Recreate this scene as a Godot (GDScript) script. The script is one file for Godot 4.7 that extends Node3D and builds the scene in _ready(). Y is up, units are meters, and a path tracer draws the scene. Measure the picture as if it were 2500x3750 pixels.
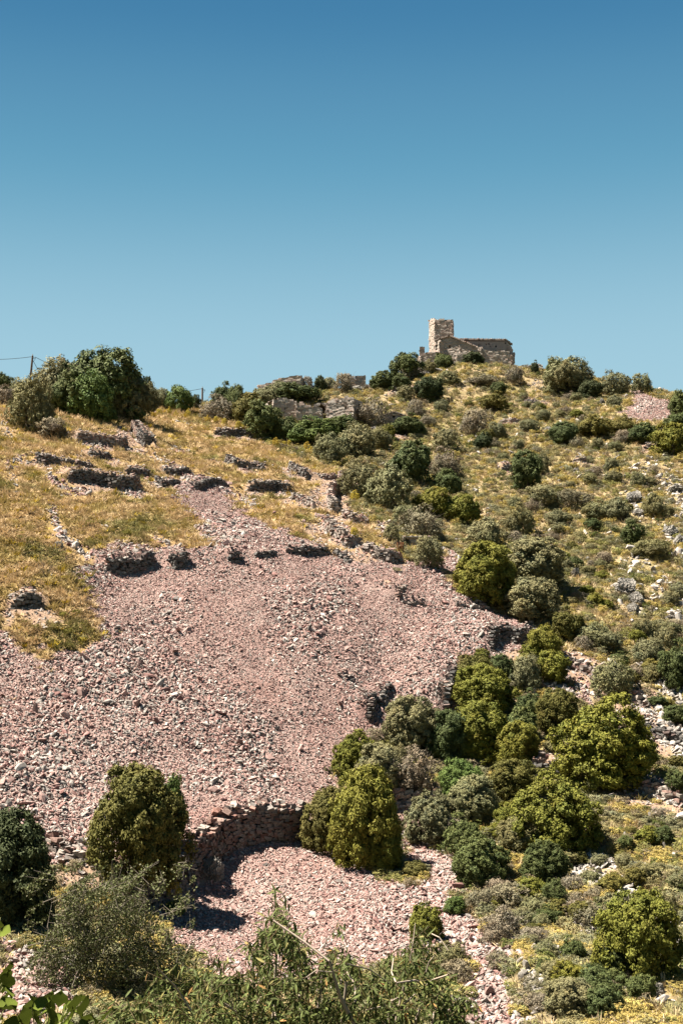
extends Node3D
# A stony Mediterranean hillside: pink scree, dry-stone terraces, scrub, a ruined hamlet and a tower on the hilltop.
# Image coordinates in the tables are those of the 2500 x 3750 photograph; they are turned into places on the terrain once.

const F := 5208.0
const PITCH := 0.1042
const EXPOSURE := 5.4
const REFLECT := 0.62  # brings the colour tables to the reflectance of real stone, straw and leaves
const STEP := 0.5
const X0 := -80.0
const Z0 := -310.0
const NX := 341
const NZ := 561
const CX0 := -160.0
const CZ0 := -400.0
const CSTEP := 2.5
const CNX := 129
const CNZ := 185

var rng := RandomNumberGenerator.new()
var coarse := PackedFloat32Array()
var fine := PackedFloat32Array()
var region := PackedByteArray()
var use_fine := false
var names := {}
var bump_noise := FastNoiseLite.new()
var patch_noise := FastNoiseLite.new()
var size_noise := FastNoiseLite.new()
var streak_noise := FastNoiseLite.new()
var warp_noise := FastNoiseLite.new()
var M := {}
var rocks: Array[Mesh] = []
var slabs: Array[Mesh] = []
var blocks: Array[Mesh] = []
var boulders: Array[Mesh] = []
var stone_mats: Array[StandardMaterial3D] = []
var shade_mats: Array[StandardMaterial3D] = []
var crowns := {}
var trunks: Array[Mesh] = []
var twigs: Array[Mesh] = []
var leaf_mats := {}
var wall_lines := []
var tris := 0


# ------------------------------------------------------------------ small helpers
func numbered(called: String) -> String:
	var n: int = names.get(called, 0)
	names[called] = n + 1
	return called if n == 0 else "%s_%03d" % [called, n]


func tag(o: Node, label: String, category := "", group := "", kind := "") -> void:
	if label: o.set_meta("label", label)
	if category: o.set_meta("category", category)
	if group: o.set_meta("group", group)
	if kind: o.set_meta("kind", kind)


func thing(called: String, at: Vector3, label: String, category: String, group := "") -> Node3D:
	var o := Node3D.new()
	o.name = numbered(called)
	add_child(o, true)
	o.position = at
	tag(o, label, category, group)
	return o


func part(called: String, mesh: Mesh, mat: Material, parent: Node, xf := Transform3D()) -> MeshInstance3D:
	var o := MeshInstance3D.new()
	o.name = called
	o.mesh = mesh
	o.material_override = mat
	o.transform = xf
	parent.add_child(o, true)
	return o


func scatter(called: String, mesh: Mesh, mat: Material, xfs: Array, cols: Array, parent: Node) -> MultiMeshInstance3D:
	var mm := MultiMesh.new()
	mm.transform_format = MultiMesh.TRANSFORM_3D
	mm.use_colors = true
	mm.mesh = mesh
	mm.instance_count = xfs.size()
	for i in xfs.size():
		var t: Transform3D = xfs[i]
		var c: Color = cols[i]
		mm.set_instance_transform(i, t)
		mm.set_instance_color(i, c)
	var o := MultiMeshInstance3D.new()
	o.name = called
	o.multimesh = mm
	o.material_override = mat
	parent.add_child(o, true)
	return o


func rnd(a: float, b: float) -> float:
	return rng.randf_range(a, b)


func rdir() -> Vector3:
	var z := rnd(-1, 1)
	var a := rnd(0, TAU)
	var r := sqrt(1.0 - z * z)
	return Vector3(r * cos(a), z, r * sin(a))


func lin(r: float, g: float, b: float) -> Color:
	return Color(r, g, b)


func mat(r: float, g: float, b: float, rough := 0.95) -> StandardMaterial3D:
	var m := StandardMaterial3D.new()
	m.albedo_color = (Color(r, g, b) * REFLECT).linear_to_srgb()
	m.roughness = rough
	m.metallic_specular = 0.3
	return m



func _ready() -> void:
	# camera
	var cam := Camera3D.new()
	cam.name = "camera"
	cam.fov = rad_to_deg(2.0 * atan(1875.0 / F))
	cam.rotation.x = PITCH
	cam.near = 0.5
	cam.far = 9000.0
	add_child(cam)
	cam.current = true
	# sky
	var env := Environment.new()
	env.background_mode = Environment.BG_SKY
	# a clear sky, deep blue overhead and pale towards the horizon (elevation in degrees, linear colour)
	var air := [[0.0, 0.43, 0.63, 0.72], [6.0, 0.41, 0.635, 0.735], [12.5, 0.345, 0.585, 0.715], [19.0, 0.148, 0.378, 0.548], [22.5, 0.097, 0.288, 0.468], [26.0, 0.058, 0.215, 0.40], [40.0, 0.032, 0.135, 0.29], [90.0, 0.018, 0.08, 0.20]]
	var dome := Image.create(16, 1024, false, Image.FORMAT_RGBF)
	for y in 1024:
		var e := 90.0 - (y + 0.5) * 180.0 / 1024.0
		var c := Color(0.03, 0.03, 0.02)
		if e >= 0.0:
			for k in air.size() - 1:
				var lo: Array = air[k]
				var hi: Array = air[k + 1]
				if e >= lo[0] and e <= hi[0]:
					var prev: Array = air[maxi(k - 1, 0)]
					var next: Array = air[mini(k + 2, air.size() - 1)]
					var u: float = (e - lo[0]) / (hi[0] - lo[0])
					var ch := [0.0, 0.0, 0.0]
					for j in 3:
						# a smooth curve through the table
						var m0: float = (hi[j + 1] - prev[j + 1]) / maxf(hi[0] - prev[0], 1.0) * (hi[0] - lo[0])
						var m1: float = (next[j + 1] - lo[j + 1]) / maxf(next[0] - lo[0], 1.0) * (hi[0] - lo[0])
						ch[j] = (2 * u * u * u - 3 * u * u + 1) * lo[j + 1] + (u * u * u - 2 * u * u + u) * m0 + (3 * u * u - 2 * u * u * u) * hi[j + 1] + (u * u * u - u * u) * m1
					c = Color(ch[0], ch[1], ch[2])
		for x in 16:
			dome.set_pixel(x, y, Color(c.r / EXPOSURE, c.g / EXPOSURE, c.b / EXPOSURE))
	var sky_mat := PanoramaSkyMaterial.new()
	sky_mat.panorama = ImageTexture.create_from_image(dome)
	var sky := Sky.new()
	sky.sky_material = sky_mat
	env.sky = sky
	env.tonemap_mode = Environment.TONE_MAPPER_LINEAR
	env.tonemap_exposure = EXPOSURE
	env.sdfgi_enabled = true
	env.ssao_enabled = true
	env.ssil_enabled = true
	var we := WorldEnvironment.new()
	we.name = "world_environment"
	we.environment = env
	add_child(we)
	# sun: high on the left, a little behind the hill
	var sun := DirectionalLight3D.new()
	sun.name = "sun"
	sun.light_energy = 1.6
	sun.light_color = Color(1.0, 0.965, 0.905)
	sun.light_angular_distance = 0.5
	sun.shadow_enabled = true
	add_child(sun)
	sun.look_at_from_position(Vector3(-0.49, 0.87, -0.04) * 100.0, Vector3.ZERO, Vector3.UP)

	bump_noise.seed = 4
	bump_noise.frequency = 0.16
	bump_noise.fractal_octaves = 3
	patch_noise.seed = 8
	patch_noise.frequency = 0.07
	patch_noise.fractal_octaves = 3
	size_noise.seed = 15
	size_noise.frequency = 0.05
	size_noise.fractal_octaves = 3
	streak_noise.seed = 21
	streak_noise.frequency = 0.09
	warp_noise.seed = 44
	warp_noise.frequency = 0.55
	make_materials()
	make_protos()
	build_coarse()
	prepare_walls()
	build_ground()
	use_fine = true
	for wl in wall_lines:
		build_wall(wl)
	build_hilltop()
	build_hamlet()
	build_poles()
	build_trees()
	build_near_plants()
	build_boulders()
	build_scree()
	build_cover()


# ------------------------------------------------------------------ camera rays and the terrain
func ray(sx: float, sy: float) -> Vector3:
	return Vector3((sx - 1250.0) / F, -(sy - 1875.0) / F, -1.0).normalized().rotated(Vector3.RIGHT, PITCH)


func at_depth(sx: float, sy: float, depth: float) -> Vector3:
	var d := ray(sx, sy)
	return d * (depth / -d.z)


func base_height(x: float, z: float) -> float:
	var fx := clampf((x - CX0) / CSTEP, 0.0, CNX - 1.001)
	var fz := clampf((z - CZ0) / CSTEP, 0.0, CNZ - 1.001)
	var i := int(fx)
	var j := int(fz)
	fx -= i
	fz -= j
	var k := j * CNX + i
	var h := lerpf(lerpf(coarse[k], coarse[k + 1], fx), lerpf(coarse[k + CNX], coarse[k + CNX + 1], fx), fz)
	var ox := maxf(maxf(CX0 - x, x + CX0), 0.0)
	var oz := maxf(maxf(CZ0 - z, z - 60.0), 0.0)
	var far := ox + oz
	return lerpf(h, -60.0, smoothstep(0.0, 700.0, far)) if far > 0.0 else h


func natural(x: float, z: float) -> float:
	return base_height(x, z) + bump_noise.get_noise_2d(x, z) * 0.24 + size_noise.get_noise_2d(x * 2.0, z * 2.0) * 0.45


func height(x: float, z: float) -> float:
	if not use_fine:
		return natural(x, z)
	var fx := (x - X0) / STEP
	var fz := (z - Z0) / STEP
	if fx < 0.0 or fz < 0.0 or fx >= NX - 1.001 or fz >= NZ - 1.001:
		return base_height(x, z)
	var i := int(fx)
	var j := int(fz)
	fx -= i
	fz -= j
	var k := j * NX + i
	return lerpf(lerpf(fine[k], fine[k + 1], fx), lerpf(fine[k + NX], fine[k + NX + 1], fx), fz)


func region_at(x: float, z: float) -> int:
	var i := roundi((x - X0) / STEP)
	var j := roundi((z - Z0) / STEP)
	if i < 0 or j < 0 or i >= NX or j >= NZ:
		return 0
	return region[j * NX + i]


func slope_normal(x: float, z: float) -> Vector3:
	return Vector3(height(x - 0.6, z) - height(x + 0.6, z), 1.2, height(x, z - 0.6) - height(x, z + 0.6)).normalized()


func place(sx: float, sy: float) -> Vector3:
	var d := ray(sx, sy)
	var best := 1e9
	var best_t := 100.0
	var t := 34.0
	while t < 330.0:
		var gap := d.y * t - height(d.x * t, d.z * t)
		if gap < 0.0:
			var a := t - 0.8
			var b := t
			for k in 12:
				var m := (a + b) * 0.5
				if d.y * m - height(d.x * m, d.z * m) < 0.0:
					b = m
				else:
					a = m
			best_t = b
			break
		if t > 60.0 and gap < best:
			best = gap
			best_t = t
		t += 0.8
	var p := d * best_t
	p.y = height(p.x, p.z)
	return p


func world_line(pts: Array) -> PackedVector2Array:
	var out := PackedVector2Array()
	for k in range(0, pts.size(), 2):
		var p := place(pts[k], pts[k + 1])
		out.append(Vector2(p.x, p.z))
	return out


func box_of(line: PackedVector2Array, grow: float) -> Rect2:
	var r := Rect2(line[0], Vector2.ZERO)
	for p in line:
		r = r.expand(p)
	return r.grow(grow)


func build_coarse() -> void:
	var cp := [
		[100, 3700, 50], [600, 3700, 52], [1250, 3700, 52], [1900, 3700, 52], [2450, 3700, 50],
		[100, 3450, 60], [700, 3420, 66], [1250, 3450, 64], [1800, 3450, 63], [2450, 3450, 61],
		[585, 3322, 70], [813, 3135, 75], [1114, 3067, 79], [1250, 3250, 72],
		[100, 3010, 73], [300, 2880, 77], [100, 2700, 80], [600, 2700, 83.5], [1100, 2720, 87],
		[100, 2450, 86], [600, 2400, 92], [1200, 2400, 97], [1650, 2450, 99], [400, 2120, 101], [900, 2080, 105], [1300, 2160, 107], [1750, 2300, 106],
		[100, 2250, 91], [100, 2000, 101], [100, 1850, 110], [100, 1700, 122], [100, 1600, 136], [100, 1510, 152], [100, 1468, 166],
		[400, 1980, 106], [400, 1780, 122], [400, 1640, 140], [400, 1530, 164], [400, 1485, 182],
		[700, 1900, 118], [700, 1750, 138], [700, 1620, 160], [700, 1530, 182], [700, 1495, 198],
		[1000, 1990, 112], [1100, 1850, 132], [1100, 1700, 156], [1050, 1600, 176], [1000, 1525, 190], [1060, 1440, 216],
		[1250, 1455, 224], [1300, 1600, 180], [1300, 1800, 142], [1260, 1940, 122], [1400, 2050, 114], [1600, 2110, 112],
		[1500, 1390, 234], [1600, 1374, 250], [1750, 1378, 252], [1900, 1376, 249], [1400, 1420, 228], [1550, 1500, 205], [1550, 1650, 175], [1500, 1800, 150], [1550, 1950, 129],
		[1900, 1450, 222], [1900, 1600, 188], [1900, 1800, 156], [1950, 2000, 133], [2000, 2150, 118], [2000, 2300, 108], [2000, 2500, 99], [2000, 2700, 91], [2000, 2900, 83], [1950, 3150, 74], [1950, 3300, 69],
		[2080, 1372, 240], [2250, 1440, 222], [2400, 1472, 206], [2500, 1515, 196], [2400, 1650, 176], [2400, 1850, 150], [2400, 2050, 130], [2400, 2250, 114], [2400, 2450, 102], [2400, 2700, 91], [2400, 2900, 83], [2400, 3150, 73],
		[1450, 2560, 97], [1500, 2780, 89], [1450, 3000, 82], [1700, 2600, 97], [1650, 2800, 89], [1600, 3000, 82], [1450, 3200, 73],
	]
	var P: Array[Vector3] = []
	for c in cp:
		P.append(at_depth(c[0], c[1], c[2]))
	for c in [[-75, 22, -240], [-20, 26, -265], [0, 20, -300], [60, 34, -320], [110, 20, -280], [24, 48.0, -264], [5, 34, -250], [-110, 22, -170], [-70, 14, -110], [-60, -6, -75], [75, 4, -100], [95, 24, -180], [60, -9, -65],
			[0, -1.7, 0], [-22, -1.9, 0], [22, -1.9, 0], [0, -1.5, 12], [0, -9.5, -14], [-16, -9.5, -14], [16, -9.5, -14], [0, -12.8, -32], [-24, -12.5, -32], [24, -13, -32], [0, 6, 50], [-120, 6, 0], [120, 6, 0], [-150, 0, -380], [150, 0, -380], [0, 0, -390]]:
		P.append(Vector3(c[0], c[1], c[2]))
	# thin-plate spline through these places
	var n := P.size()
	var N := n + 3
	var A: Array[PackedFloat64Array] = []
	for i in N:
		var row := PackedFloat64Array()
		row.resize(N + 1)
		A.append(row)
	for i in n:
		for j in n:
			var r2 := (Vector2(P[i].x, P[i].z) - Vector2(P[j].x, P[j].z)).length_squared() * 1e-4
			A[i][j] = r2 * log(r2 + 1e-12) if i != j else 0.0025
		A[i][n] = 1.0
		A[i][n + 1] = P[i].x * 0.01
		A[i][n + 2] = P[i].z * 0.01
		A[n][i] = 1.0
		A[n + 1][i] = P[i].x * 0.01
		A[n + 2][i] = P[i].z * 0.01
		A[i][N] = P[i].y
	for c in N:
		var best := c
		for r in range(c + 1, N):
			if absf(A[r][c]) > absf(A[best][c]):
				best = r
		var swap := A[c]
		A[c] = A[best]
		A[best] = swap
		var lead := A[c]
		for r in range(c + 1, N):
			var f: float = A[r][c] / lead[c]
			if f == 0.0:
				continue
			var row := A[r]
			for k in range(c, N + 1):
				row[k] -= f * lead[k]
			A[r] = row
	var w := PackedFloat64Array()
	w.resize(N)
	for c in range(N - 1, -1, -1):
		var s: float = A[c][N]
		for k in range(c + 1, N):
			s -= A[c][k] * w[k]
		w[c] = s / A[c][c]
	var px := PackedFloat64Array()
	var pz := PackedFloat64Array()
	for p in P:
		px.append(p.x * 0.01)
		pz.append(p.z * 0.01)
	coarse.resize(CNX * CNZ)
	for j in CNZ:
		var z := (CZ0 + j * CSTEP) * 0.01
		for i in CNX:
			var x := (CX0 + i * CSTEP) * 0.01
			var s := w[n] + w[n + 1] * x + w[n + 2] * z
			for k in n:
				var dx := x - px[k]
				var dz := z - pz[k]
				var r2 := dx * dx + dz * dz + 1e-12
				s += w[k] * r2 * log(r2)
			coarse[j * CNX + i] = s


func lift(x: float, z: float) -> float:
	var up := 0.0
	var p := Vector2(x, z)
	for wl in wall_lines:
		if wl.free or not wl.box.has_point(p):
			continue
		var line: PackedVector2Array = wl.line
		var best := 1e9
		var side := 0.0
		var along := 0.0
		var run := 0.0
		for k in line.size() - 1:
			var a := line[k]
			var d := line[k + 1] - a
			var len := d.length()
			var t := clampf((p - a).dot(d) / (len * len), 0.0, 1.0)
			var q := a + d * t
			var dist := p.distance_to(q)
			if dist < best:
				best = dist
				side = (p - q).dot(Vector2(-d.y, d.x) / len)
				along = run + t * len
			run += len
		if side < -0.3 and best < wl.back:
			var ends := clampf(minf(along, run - along) / 0.5 + 0.4, 0.0, 1.0)
			var off := smoothstep(0.0, 1.6, best - absf(side))
			up = maxf(up, wl.high * 0.97 * (1.0 - best / wl.back) * ends * (1.0 - off))
	return up


# ------------------------------------------------------------------ shapes
func rock_mesh(seed_value: int, cuts: int, flat: Vector3, detail: int) -> ArrayMesh:
	# a faceted stone of unit size: a subdivided octahedron pressed against random planes
	rng.seed = seed_value
	var v: Array[Vector3] = [Vector3.UP, Vector3.DOWN, Vector3.LEFT, Vector3.RIGHT, Vector3.FORWARD, Vector3.BACK]
	var f := [[0, 4, 3], [0, 3, 5], [0, 5, 2], [0, 2, 4], [1, 3, 4], [1, 5, 3], [1, 2, 5], [1, 4, 2]]
	var T: Array[Vector3] = []
	for q in f:
		T.append_array([v[q[0]], v[q[1]], v[q[2]]])
	for d in detail:
		var S: Array[Vector3] = []
		for k in range(0, T.size(), 3):
			var a := T[k]
			var b := T[k + 1]
			var c := T[k + 2]
			var ab := (a + b).normalized()
			var bc := (b + c).normalized()
			var ca := (c + a).normalized()
			S.append_array([a, ab, ca, ab, b, bc, ca, bc, c, ab, bc, ca])
		T = S
	var planes: Array[Vector3] = []
	var offs := PackedFloat32Array()
	for k in cuts:
		planes.append(rdir())
		offs.append(rnd(0.45, 0.8) if detail < 3 else rnd(0.62, 0.9))
	var turn := Basis.from_euler(Vector3(rnd(-0.3, 0.3), rnd(0, 6), rnd(-0.3, 0.3)))
	var bend := FastNoiseLite.new()
	bend.seed = seed_value
	bend.frequency = 0.8
	var st := SurfaceTool.new()
	st.begin(Mesh.PRIMITIVE_TRIANGLES)
	st.set_smooth_group(-1)
	var moved: Array[Vector3] = []
	var lo := Vector3.ONE * 9.0
	var hi := -lo
	for v0 in T:
		var p: Vector3 = v0
		p *= 1.0 + 0.25 * bend.get_noise_3dv(p)
		for c in cuts:
			var over := p.dot(planes[c]) - offs[c]
			if over > 0.0:
				p -= planes[c] * over
		if detail > 2:
			var crack := absf(bend.get_noise_3dv(v0 * 2.6 + Vector3(7, 3, 1)))
			p *= 1.0 - 0.20 * (1.0 - smoothstep(0.0, 0.22, crack)) + 0.16 * bend.get_noise_3dv(v0 * 6.0) + 0.08 * bend.get_noise_3dv(v0 * 17.0)
		p = turn * p
		lo = lo.min(p)
		hi = hi.max(p)
		moved.append(p)
	for p in moved:
		st.add_vertex((p - (lo + hi) * 0.5) / (hi - lo) * flat)
	st.generate_normals()
	return st.commit()


func block_mesh(seed_value: int) -> ArrayMesh:
	# a roughly squared wall stone of unit size
	rng.seed = seed_value
	var c: Array[Vector3] = []
	for k in 8:
		var p := Vector3(0.5 if k & 1 else -0.5, 0.5 if k & 2 else -0.5, 0.5 if k & 4 else -0.5)
		c.append(p + Vector3(rnd(-0.2, 0.1), rnd(-0.2, 0.12), rnd(-0.14, 0.1)))
	var st := SurfaceTool.new()
	st.begin(Mesh.PRIMITIVE_TRIANGLES)
	st.set_smooth_group(-1)
	for q in [[0, 1, 3, 2], [5, 4, 6, 7], [4, 0, 2, 6], [1, 5, 7, 3], [2, 3, 7, 6], [4, 5, 1, 0]]:
		for k in [0, 1, 2, 0, 2, 3]:
			st.add_vertex(c[q[k]])
	st.generate_normals()
	return st.commit()


func tube(st: SurfaceTool, a: Vector3, b: Vector3, ra: float, rb: float, sides := 4) -> void:
	var d := (b - a).normalized()
	var u := d.cross(Vector3.UP if absf(d.y) < 0.9 else Vector3.RIGHT).normalized()
	var w := d.cross(u)
	for k in sides:
		var a0 := TAU * k / sides
		var a1 := TAU * (k + 1) / sides
		var n0 := u * cos(a0) + w * sin(a0)
		var n1 := u * cos(a1) + w * sin(a1)
		var q := [[a + n0 * ra, n0], [b + n0 * rb, n0], [b + n1 * rb, n1], [a + n0 * ra, n0], [b + n1 * rb, n1], [a + n1 * ra, n1]]
		for e in q:
			st.set_normal(e[1])
			st.add_vertex(e[0])


func limb(st: SurfaceTool, at: Vector3, dir: Vector3, len: float, r: float, depth: int, kids: int, spread: float) -> void:
	var p := at
	var d := dir
	var segs := 3
	for s in segs:
		var nd := (d + rdir() * 0.18 + Vector3(0, 0.03, 0)).normalized()
		var q := p + nd * len / segs
		tube(st, p, q, r * (1.0 - 0.22 * s), r * (0.78 - 0.22 * s), 4)
		if depth > 0 and s > 0:
			for k in kids:
				limb(st, q, (nd + rdir() * spread + Vector3(0, 0.12, 0)).normalized(), len * rnd(0.45, 0.75), r * 0.45, depth - 1, kids, spread)
		p = q
		d = nd


func crown_mesh(seed_value: int, lobes: int, leaves: int, leaf: float, loose: float, low: float, lobe_r: float) -> ArrayMesh:
	# a crown of unit width and height: leaf-sized faces over many clumps, some inside
	rng.seed = seed_value
	var V := PackedVector3Array()
	var Nn := PackedVector3Array()
	var C := PackedColorArray()
	var cen: Array[Vector3] = []
	var rad := PackedFloat32Array()
	var tone := PackedFloat32Array()
	var warm := PackedFloat32Array()
	var shape_noise := FastNoiseLite.new()
	shape_noise.seed = seed_value
	shape_noise.frequency = 1.0
	for k in lobes:
		var y := lerpf(low, 1.0, (k + 0.5) / lobes)
		var a := k * 2.39996 + rnd(-0.5, 0.5)
		var rr := rnd(lobe_r * 0.7, lobe_r * 1.25)
		var rad_here := sqrt(maxf(0.02, 1.0 - y * y)) if y > 0.0 else sqrt(maxf(0.05, 1.0 - y * y * 0.35))
		var reach := (0.5 - rr * 0.85) * rnd(0.8, 1.06) * (0.92 + (0.4 if lobes > 60 else 0.85) * shape_noise.get_noise_3d(cos(a) * rad_here * 0.9, y * 0.9, sin(a) * rad_here * 0.9))
		cen.append(Vector3(cos(a) * rad_here * reach, y * reach, sin(a) * rad_here * reach))
		rad.append(rr)
		tone.append(rnd(0.82, 1.2))
		warm.append(rnd(-0.1, 0.12))
	for k in lobes / 3:
		cen.append(rdir() * rnd(0.05, 0.27))
		rad.append(lobe_r * 1.5)
		tone.append(1.0)
		warm.append(0.0)
	var all := cen.size()
	# each clump carries smaller tufts, so that its outline and its light break up
	var tufts: Array[Vector3] = []
	var tuft_r := PackedFloat32Array()
	var tuft_t := PackedFloat32Array()
	for q in all:
		for j in 13:
			var sd := rdir()
			if cen[q].length() > 0.15 and sd.dot(cen[q].normalized()) < -0.3:
				sd = -sd
			sd = (sd + Vector3(0, 0.25, 0)).normalized()
			tufts.append(sd * rnd(0.7, 1.0 + loose))
			tuft_r.append(rnd(0.26, 0.46))
			tuft_t.append(rnd(0.78, 1.22))
	for k in leaves:
		var q := k % all
		var j := q * 13 + rng.randi() % 13
		var sd := tufts[j]
		var dir := rdir()
		var p := cen[q] + (sd + dir * tuft_r[j] * pow(rng.randf(), 0.45)) * rad[q] * Vector3(1, 0.88, 1)
		var n := (sd * 0.55 + dir * 0.6 + cen[q].normalized() * 0.25 + rdir() * 0.75 + Vector3(0, 0.12, 0)).normalized()
		var u := n.cross(rdir()).normalized()
		var w := n.cross(u)
		var s := leaf * rnd(0.6, 1.35)
		var a := p - u * s
		var b := p + w * s * 0.5 + n * s * 0.12
		var c := p + u * s
		var d := p - w * s * 0.5 + n * s * 0.12
		V.append_array([a, b, c, a, c, d])
		Nn.append_array([n, n, n, n, n, n])
		var t := tone[q] * tuft_t[j] * rnd(0.75, 1.28)
		var col := Color(t * (1.0 + warm[q]), t, t * (1.0 - warm[q]))
		C.append_array([col, col, col, col, col, col])
	# the bulk of the leaves fills the unit box
	var lo := Vector3.ZERO
	var hi := Vector3.ZERO
	for axis in 3:
		var col := PackedFloat32Array()
		for k in range(0, V.size(), 6):
			col.append(V[k][axis])
		col.sort()
		lo[axis] = col[int(col.size() * 0.006)]
		hi[axis] = col[int(col.size() * 0.994)]
	var fit := Vector3.ONE / (hi - lo)
	for k in V.size():
		V[k] = (V[k] - (lo + hi) * 0.5) * fit + Vector3(0, 0.5, 0)
	var arr := []
	arr.resize(Mesh.ARRAY_MAX)
	arr[Mesh.ARRAY_VERTEX] = V
	arr[Mesh.ARRAY_NORMAL] = Nn
	arr[Mesh.ARRAY_COLOR] = C
	var m := ArrayMesh.new()
	m.add_surface_from_arrays(Mesh.PRIMITIVE_TRIANGLES, arr)
	tris += leaves * 2
	return m


func tuft_mesh(seed_value: int, blades: int, tall: float, wide: float, lean: float) -> ArrayMesh:
	rng.seed = seed_value
	var V := PackedVector3Array()
	var Nn := PackedVector3Array()
	var C := PackedColorArray()
	for k in blades:
		var a := rnd(0, TAU)
		var o := Vector3(cos(a), 0, sin(a))
		var root := o * rnd(0.0, 0.28)
		var tip := root + o.rotated(Vector3.UP, rnd(-0.8, 0.8)) * rnd(0.1, lean) + Vector3(0, tall * rnd(0.5, 1.15), 0)
		var side := o.cross(Vector3.UP).normalized() * wide * rnd(0.6, 1.3)
		V.append_array([root + side, tip, root - side])
		var t := rnd(0.75, 1.25)
		var c := Color(t, t, t)
		C.append_array([c, c, c])
	var arr := []
	arr.resize(Mesh.ARRAY_MAX)
	arr[Mesh.ARRAY_VERTEX] = V
	arr[Mesh.ARRAY_COLOR] = C
	var m := ArrayMesh.new()
	m.add_surface_from_arrays(Mesh.PRIMITIVE_TRIANGLES, arr)
	return m


func noise_tex(freq: float, lo: Color, hi: Color, as_normal := false, seed_value := 3, size := 512) -> NoiseTexture2D:
	var n := FastNoiseLite.new()
	n.seed = seed_value
	n.noise_type = FastNoiseLite.TYPE_SIMPLEX_SMOOTH
	n.frequency = freq
	n.fractal_octaves = 5
	var t := NoiseTexture2D.new()
	t.width = size
	t.height = size
	t.seamless = true
	t.noise = n
	if as_normal:
		t.as_normal_map = true
		t.bump_strength = 6.0
	else:
		var g := Gradient.new()
		g.set_color(0, lo)
		g.set_color(1, hi)
		t.color_ramp = g
	return t


func make_materials() -> void:
	var grain := noise_tex(0.02, Color(0.62, 0.6, 0.58), Color(1, 1, 1))
	var rough_n := noise_tex(0.03, Color.BLACK, Color.WHITE, true, 9)
	var g := StandardMaterial3D.new()
	g.vertex_color_use_as_albedo = true
	g.roughness = 1.0
	g.metallic_specular = 0.1
	g.albedo_texture = grain
	g.normal_enabled = true
	g.normal_texture = rough_n
	g.normal_scale = 1.4
	g.uv1_triplanar = true
	g.uv1_world_triplanar = true
	g.uv1_scale = Vector3(0.45, 0.45, 0.45)
	M.ground = g
	var s := StandardMaterial3D.new()
	s.vertex_color_use_as_albedo = true
	s.roughness = 0.95
	s.metallic_specular = 0.25
	s.albedo_texture = noise_tex(0.012, Color(0.7, 0.68, 0.66), Color(1, 1, 1), false, 5, 256)
	s.uv1_triplanar = true
	s.uv1_scale = Vector3(0.8, 0.8, 0.8)
	M.stone = s
	for c in [[0.25, 0.24, 0.23], [0.21, 0.195, 0.185], [0.24, 0.195, 0.18], [0.17, 0.165, 0.16], [0.29, 0.275, 0.26], [0.20, 0.15, 0.14]]:  # darker copies of the wall stone colours: shade painted into wall faces
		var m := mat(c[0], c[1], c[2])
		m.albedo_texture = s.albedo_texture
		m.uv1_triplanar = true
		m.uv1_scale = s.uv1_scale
		shade_mats.append(m)
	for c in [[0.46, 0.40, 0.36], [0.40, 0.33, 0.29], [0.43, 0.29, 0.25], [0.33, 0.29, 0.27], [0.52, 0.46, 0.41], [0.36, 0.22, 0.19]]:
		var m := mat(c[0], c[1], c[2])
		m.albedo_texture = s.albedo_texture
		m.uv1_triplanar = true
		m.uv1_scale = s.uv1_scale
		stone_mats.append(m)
	var k := StandardMaterial3D.new()
	k.vertex_color_use_as_albedo = false
	k.albedo_color = (Color(0.47, 0.44, 0.40) * REFLECT).linear_to_srgb()
	k.roughness = 1.0
	k.metallic_specular = 0.2
	k.albedo_texture = noise_tex(0.01, Color(0.5, 0.49, 0.47), Color(1, 1, 1), false, 11, 256)
	k.normal_enabled = true
	k.normal_texture = rough_n
	k.normal_scale = 1.2
	k.uv1_triplanar = true
	k.uv1_scale = Vector3(0.6, 0.6, 0.6)
	M.limestone = k
	M.grass = StandardMaterial3D.new()
	M.grass.vertex_color_use_as_albedo = true
	M.grass.roughness = 1.0
	M.grass.metallic_specular = 0.1
	M.grass.backlight_enabled = true
	M.grass.backlight = Color(0.5, 0.5, 0.5)
	M.bark = mat(0.14, 0.11, 0.085)
	M.pale_bark = mat(0.36, 0.29, 0.23)
	M.mortar = mat(0.36, 0.30, 0.26)
	M.mortar.albedo_texture = s.albedo_texture
	M.mortar.uv1_triplanar = true
	M.plaster = mat(0.60, 0.53, 0.47)
	M.plaster.albedo_texture = grain
	M.plaster.uv1_triplanar = true
	M.tile = mat(0.26, 0.21, 0.18)
	M.wood = mat(0.16, 0.12, 0.09)
	M.rust = mat(0.30, 0.12, 0.05)
	M.concrete = mat(0.55, 0.52, 0.47)
	M.cable = mat(0.03, 0.03, 0.03)
	M.shutter = mat(0.42, 0.42, 0.43)
	var tints := {
		"A": [0.075, 0.092, 0.028], "B": [0.122, 0.120, 0.018], "C": [0.150, 0.142, 0.066], "D": [0.205, 0.170, 0.115], "F": [0.122, 0.106, 0.026], "G": [0.100, 0.132, 0.032], "Y": [0.42, 0.31, 0.04], "K": [0.046, 0.058, 0.022]}
	rng.seed = 77
	for key in tints:
		leaf_mats[key] = []
		for n in 4:
			var t: Array = tints[key]
			var l := StandardMaterial3D.new()
			var e := rnd(0.85, 1.15) * 0.84
			l.albedo_color = Color(t[0] * e * rnd(0.93, 1.07), t[1] * e, t[2] * e * rnd(0.9, 1.1)).linear_to_srgb()
			l.vertex_color_use_as_albedo = true
			l.roughness = 0.75
			l.metallic_specular = 0.25
			l.backlight_enabled = true
			l.backlight = Color(0.42, 0.42, 0.42)
			leaf_mats[key].append(l)


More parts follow.
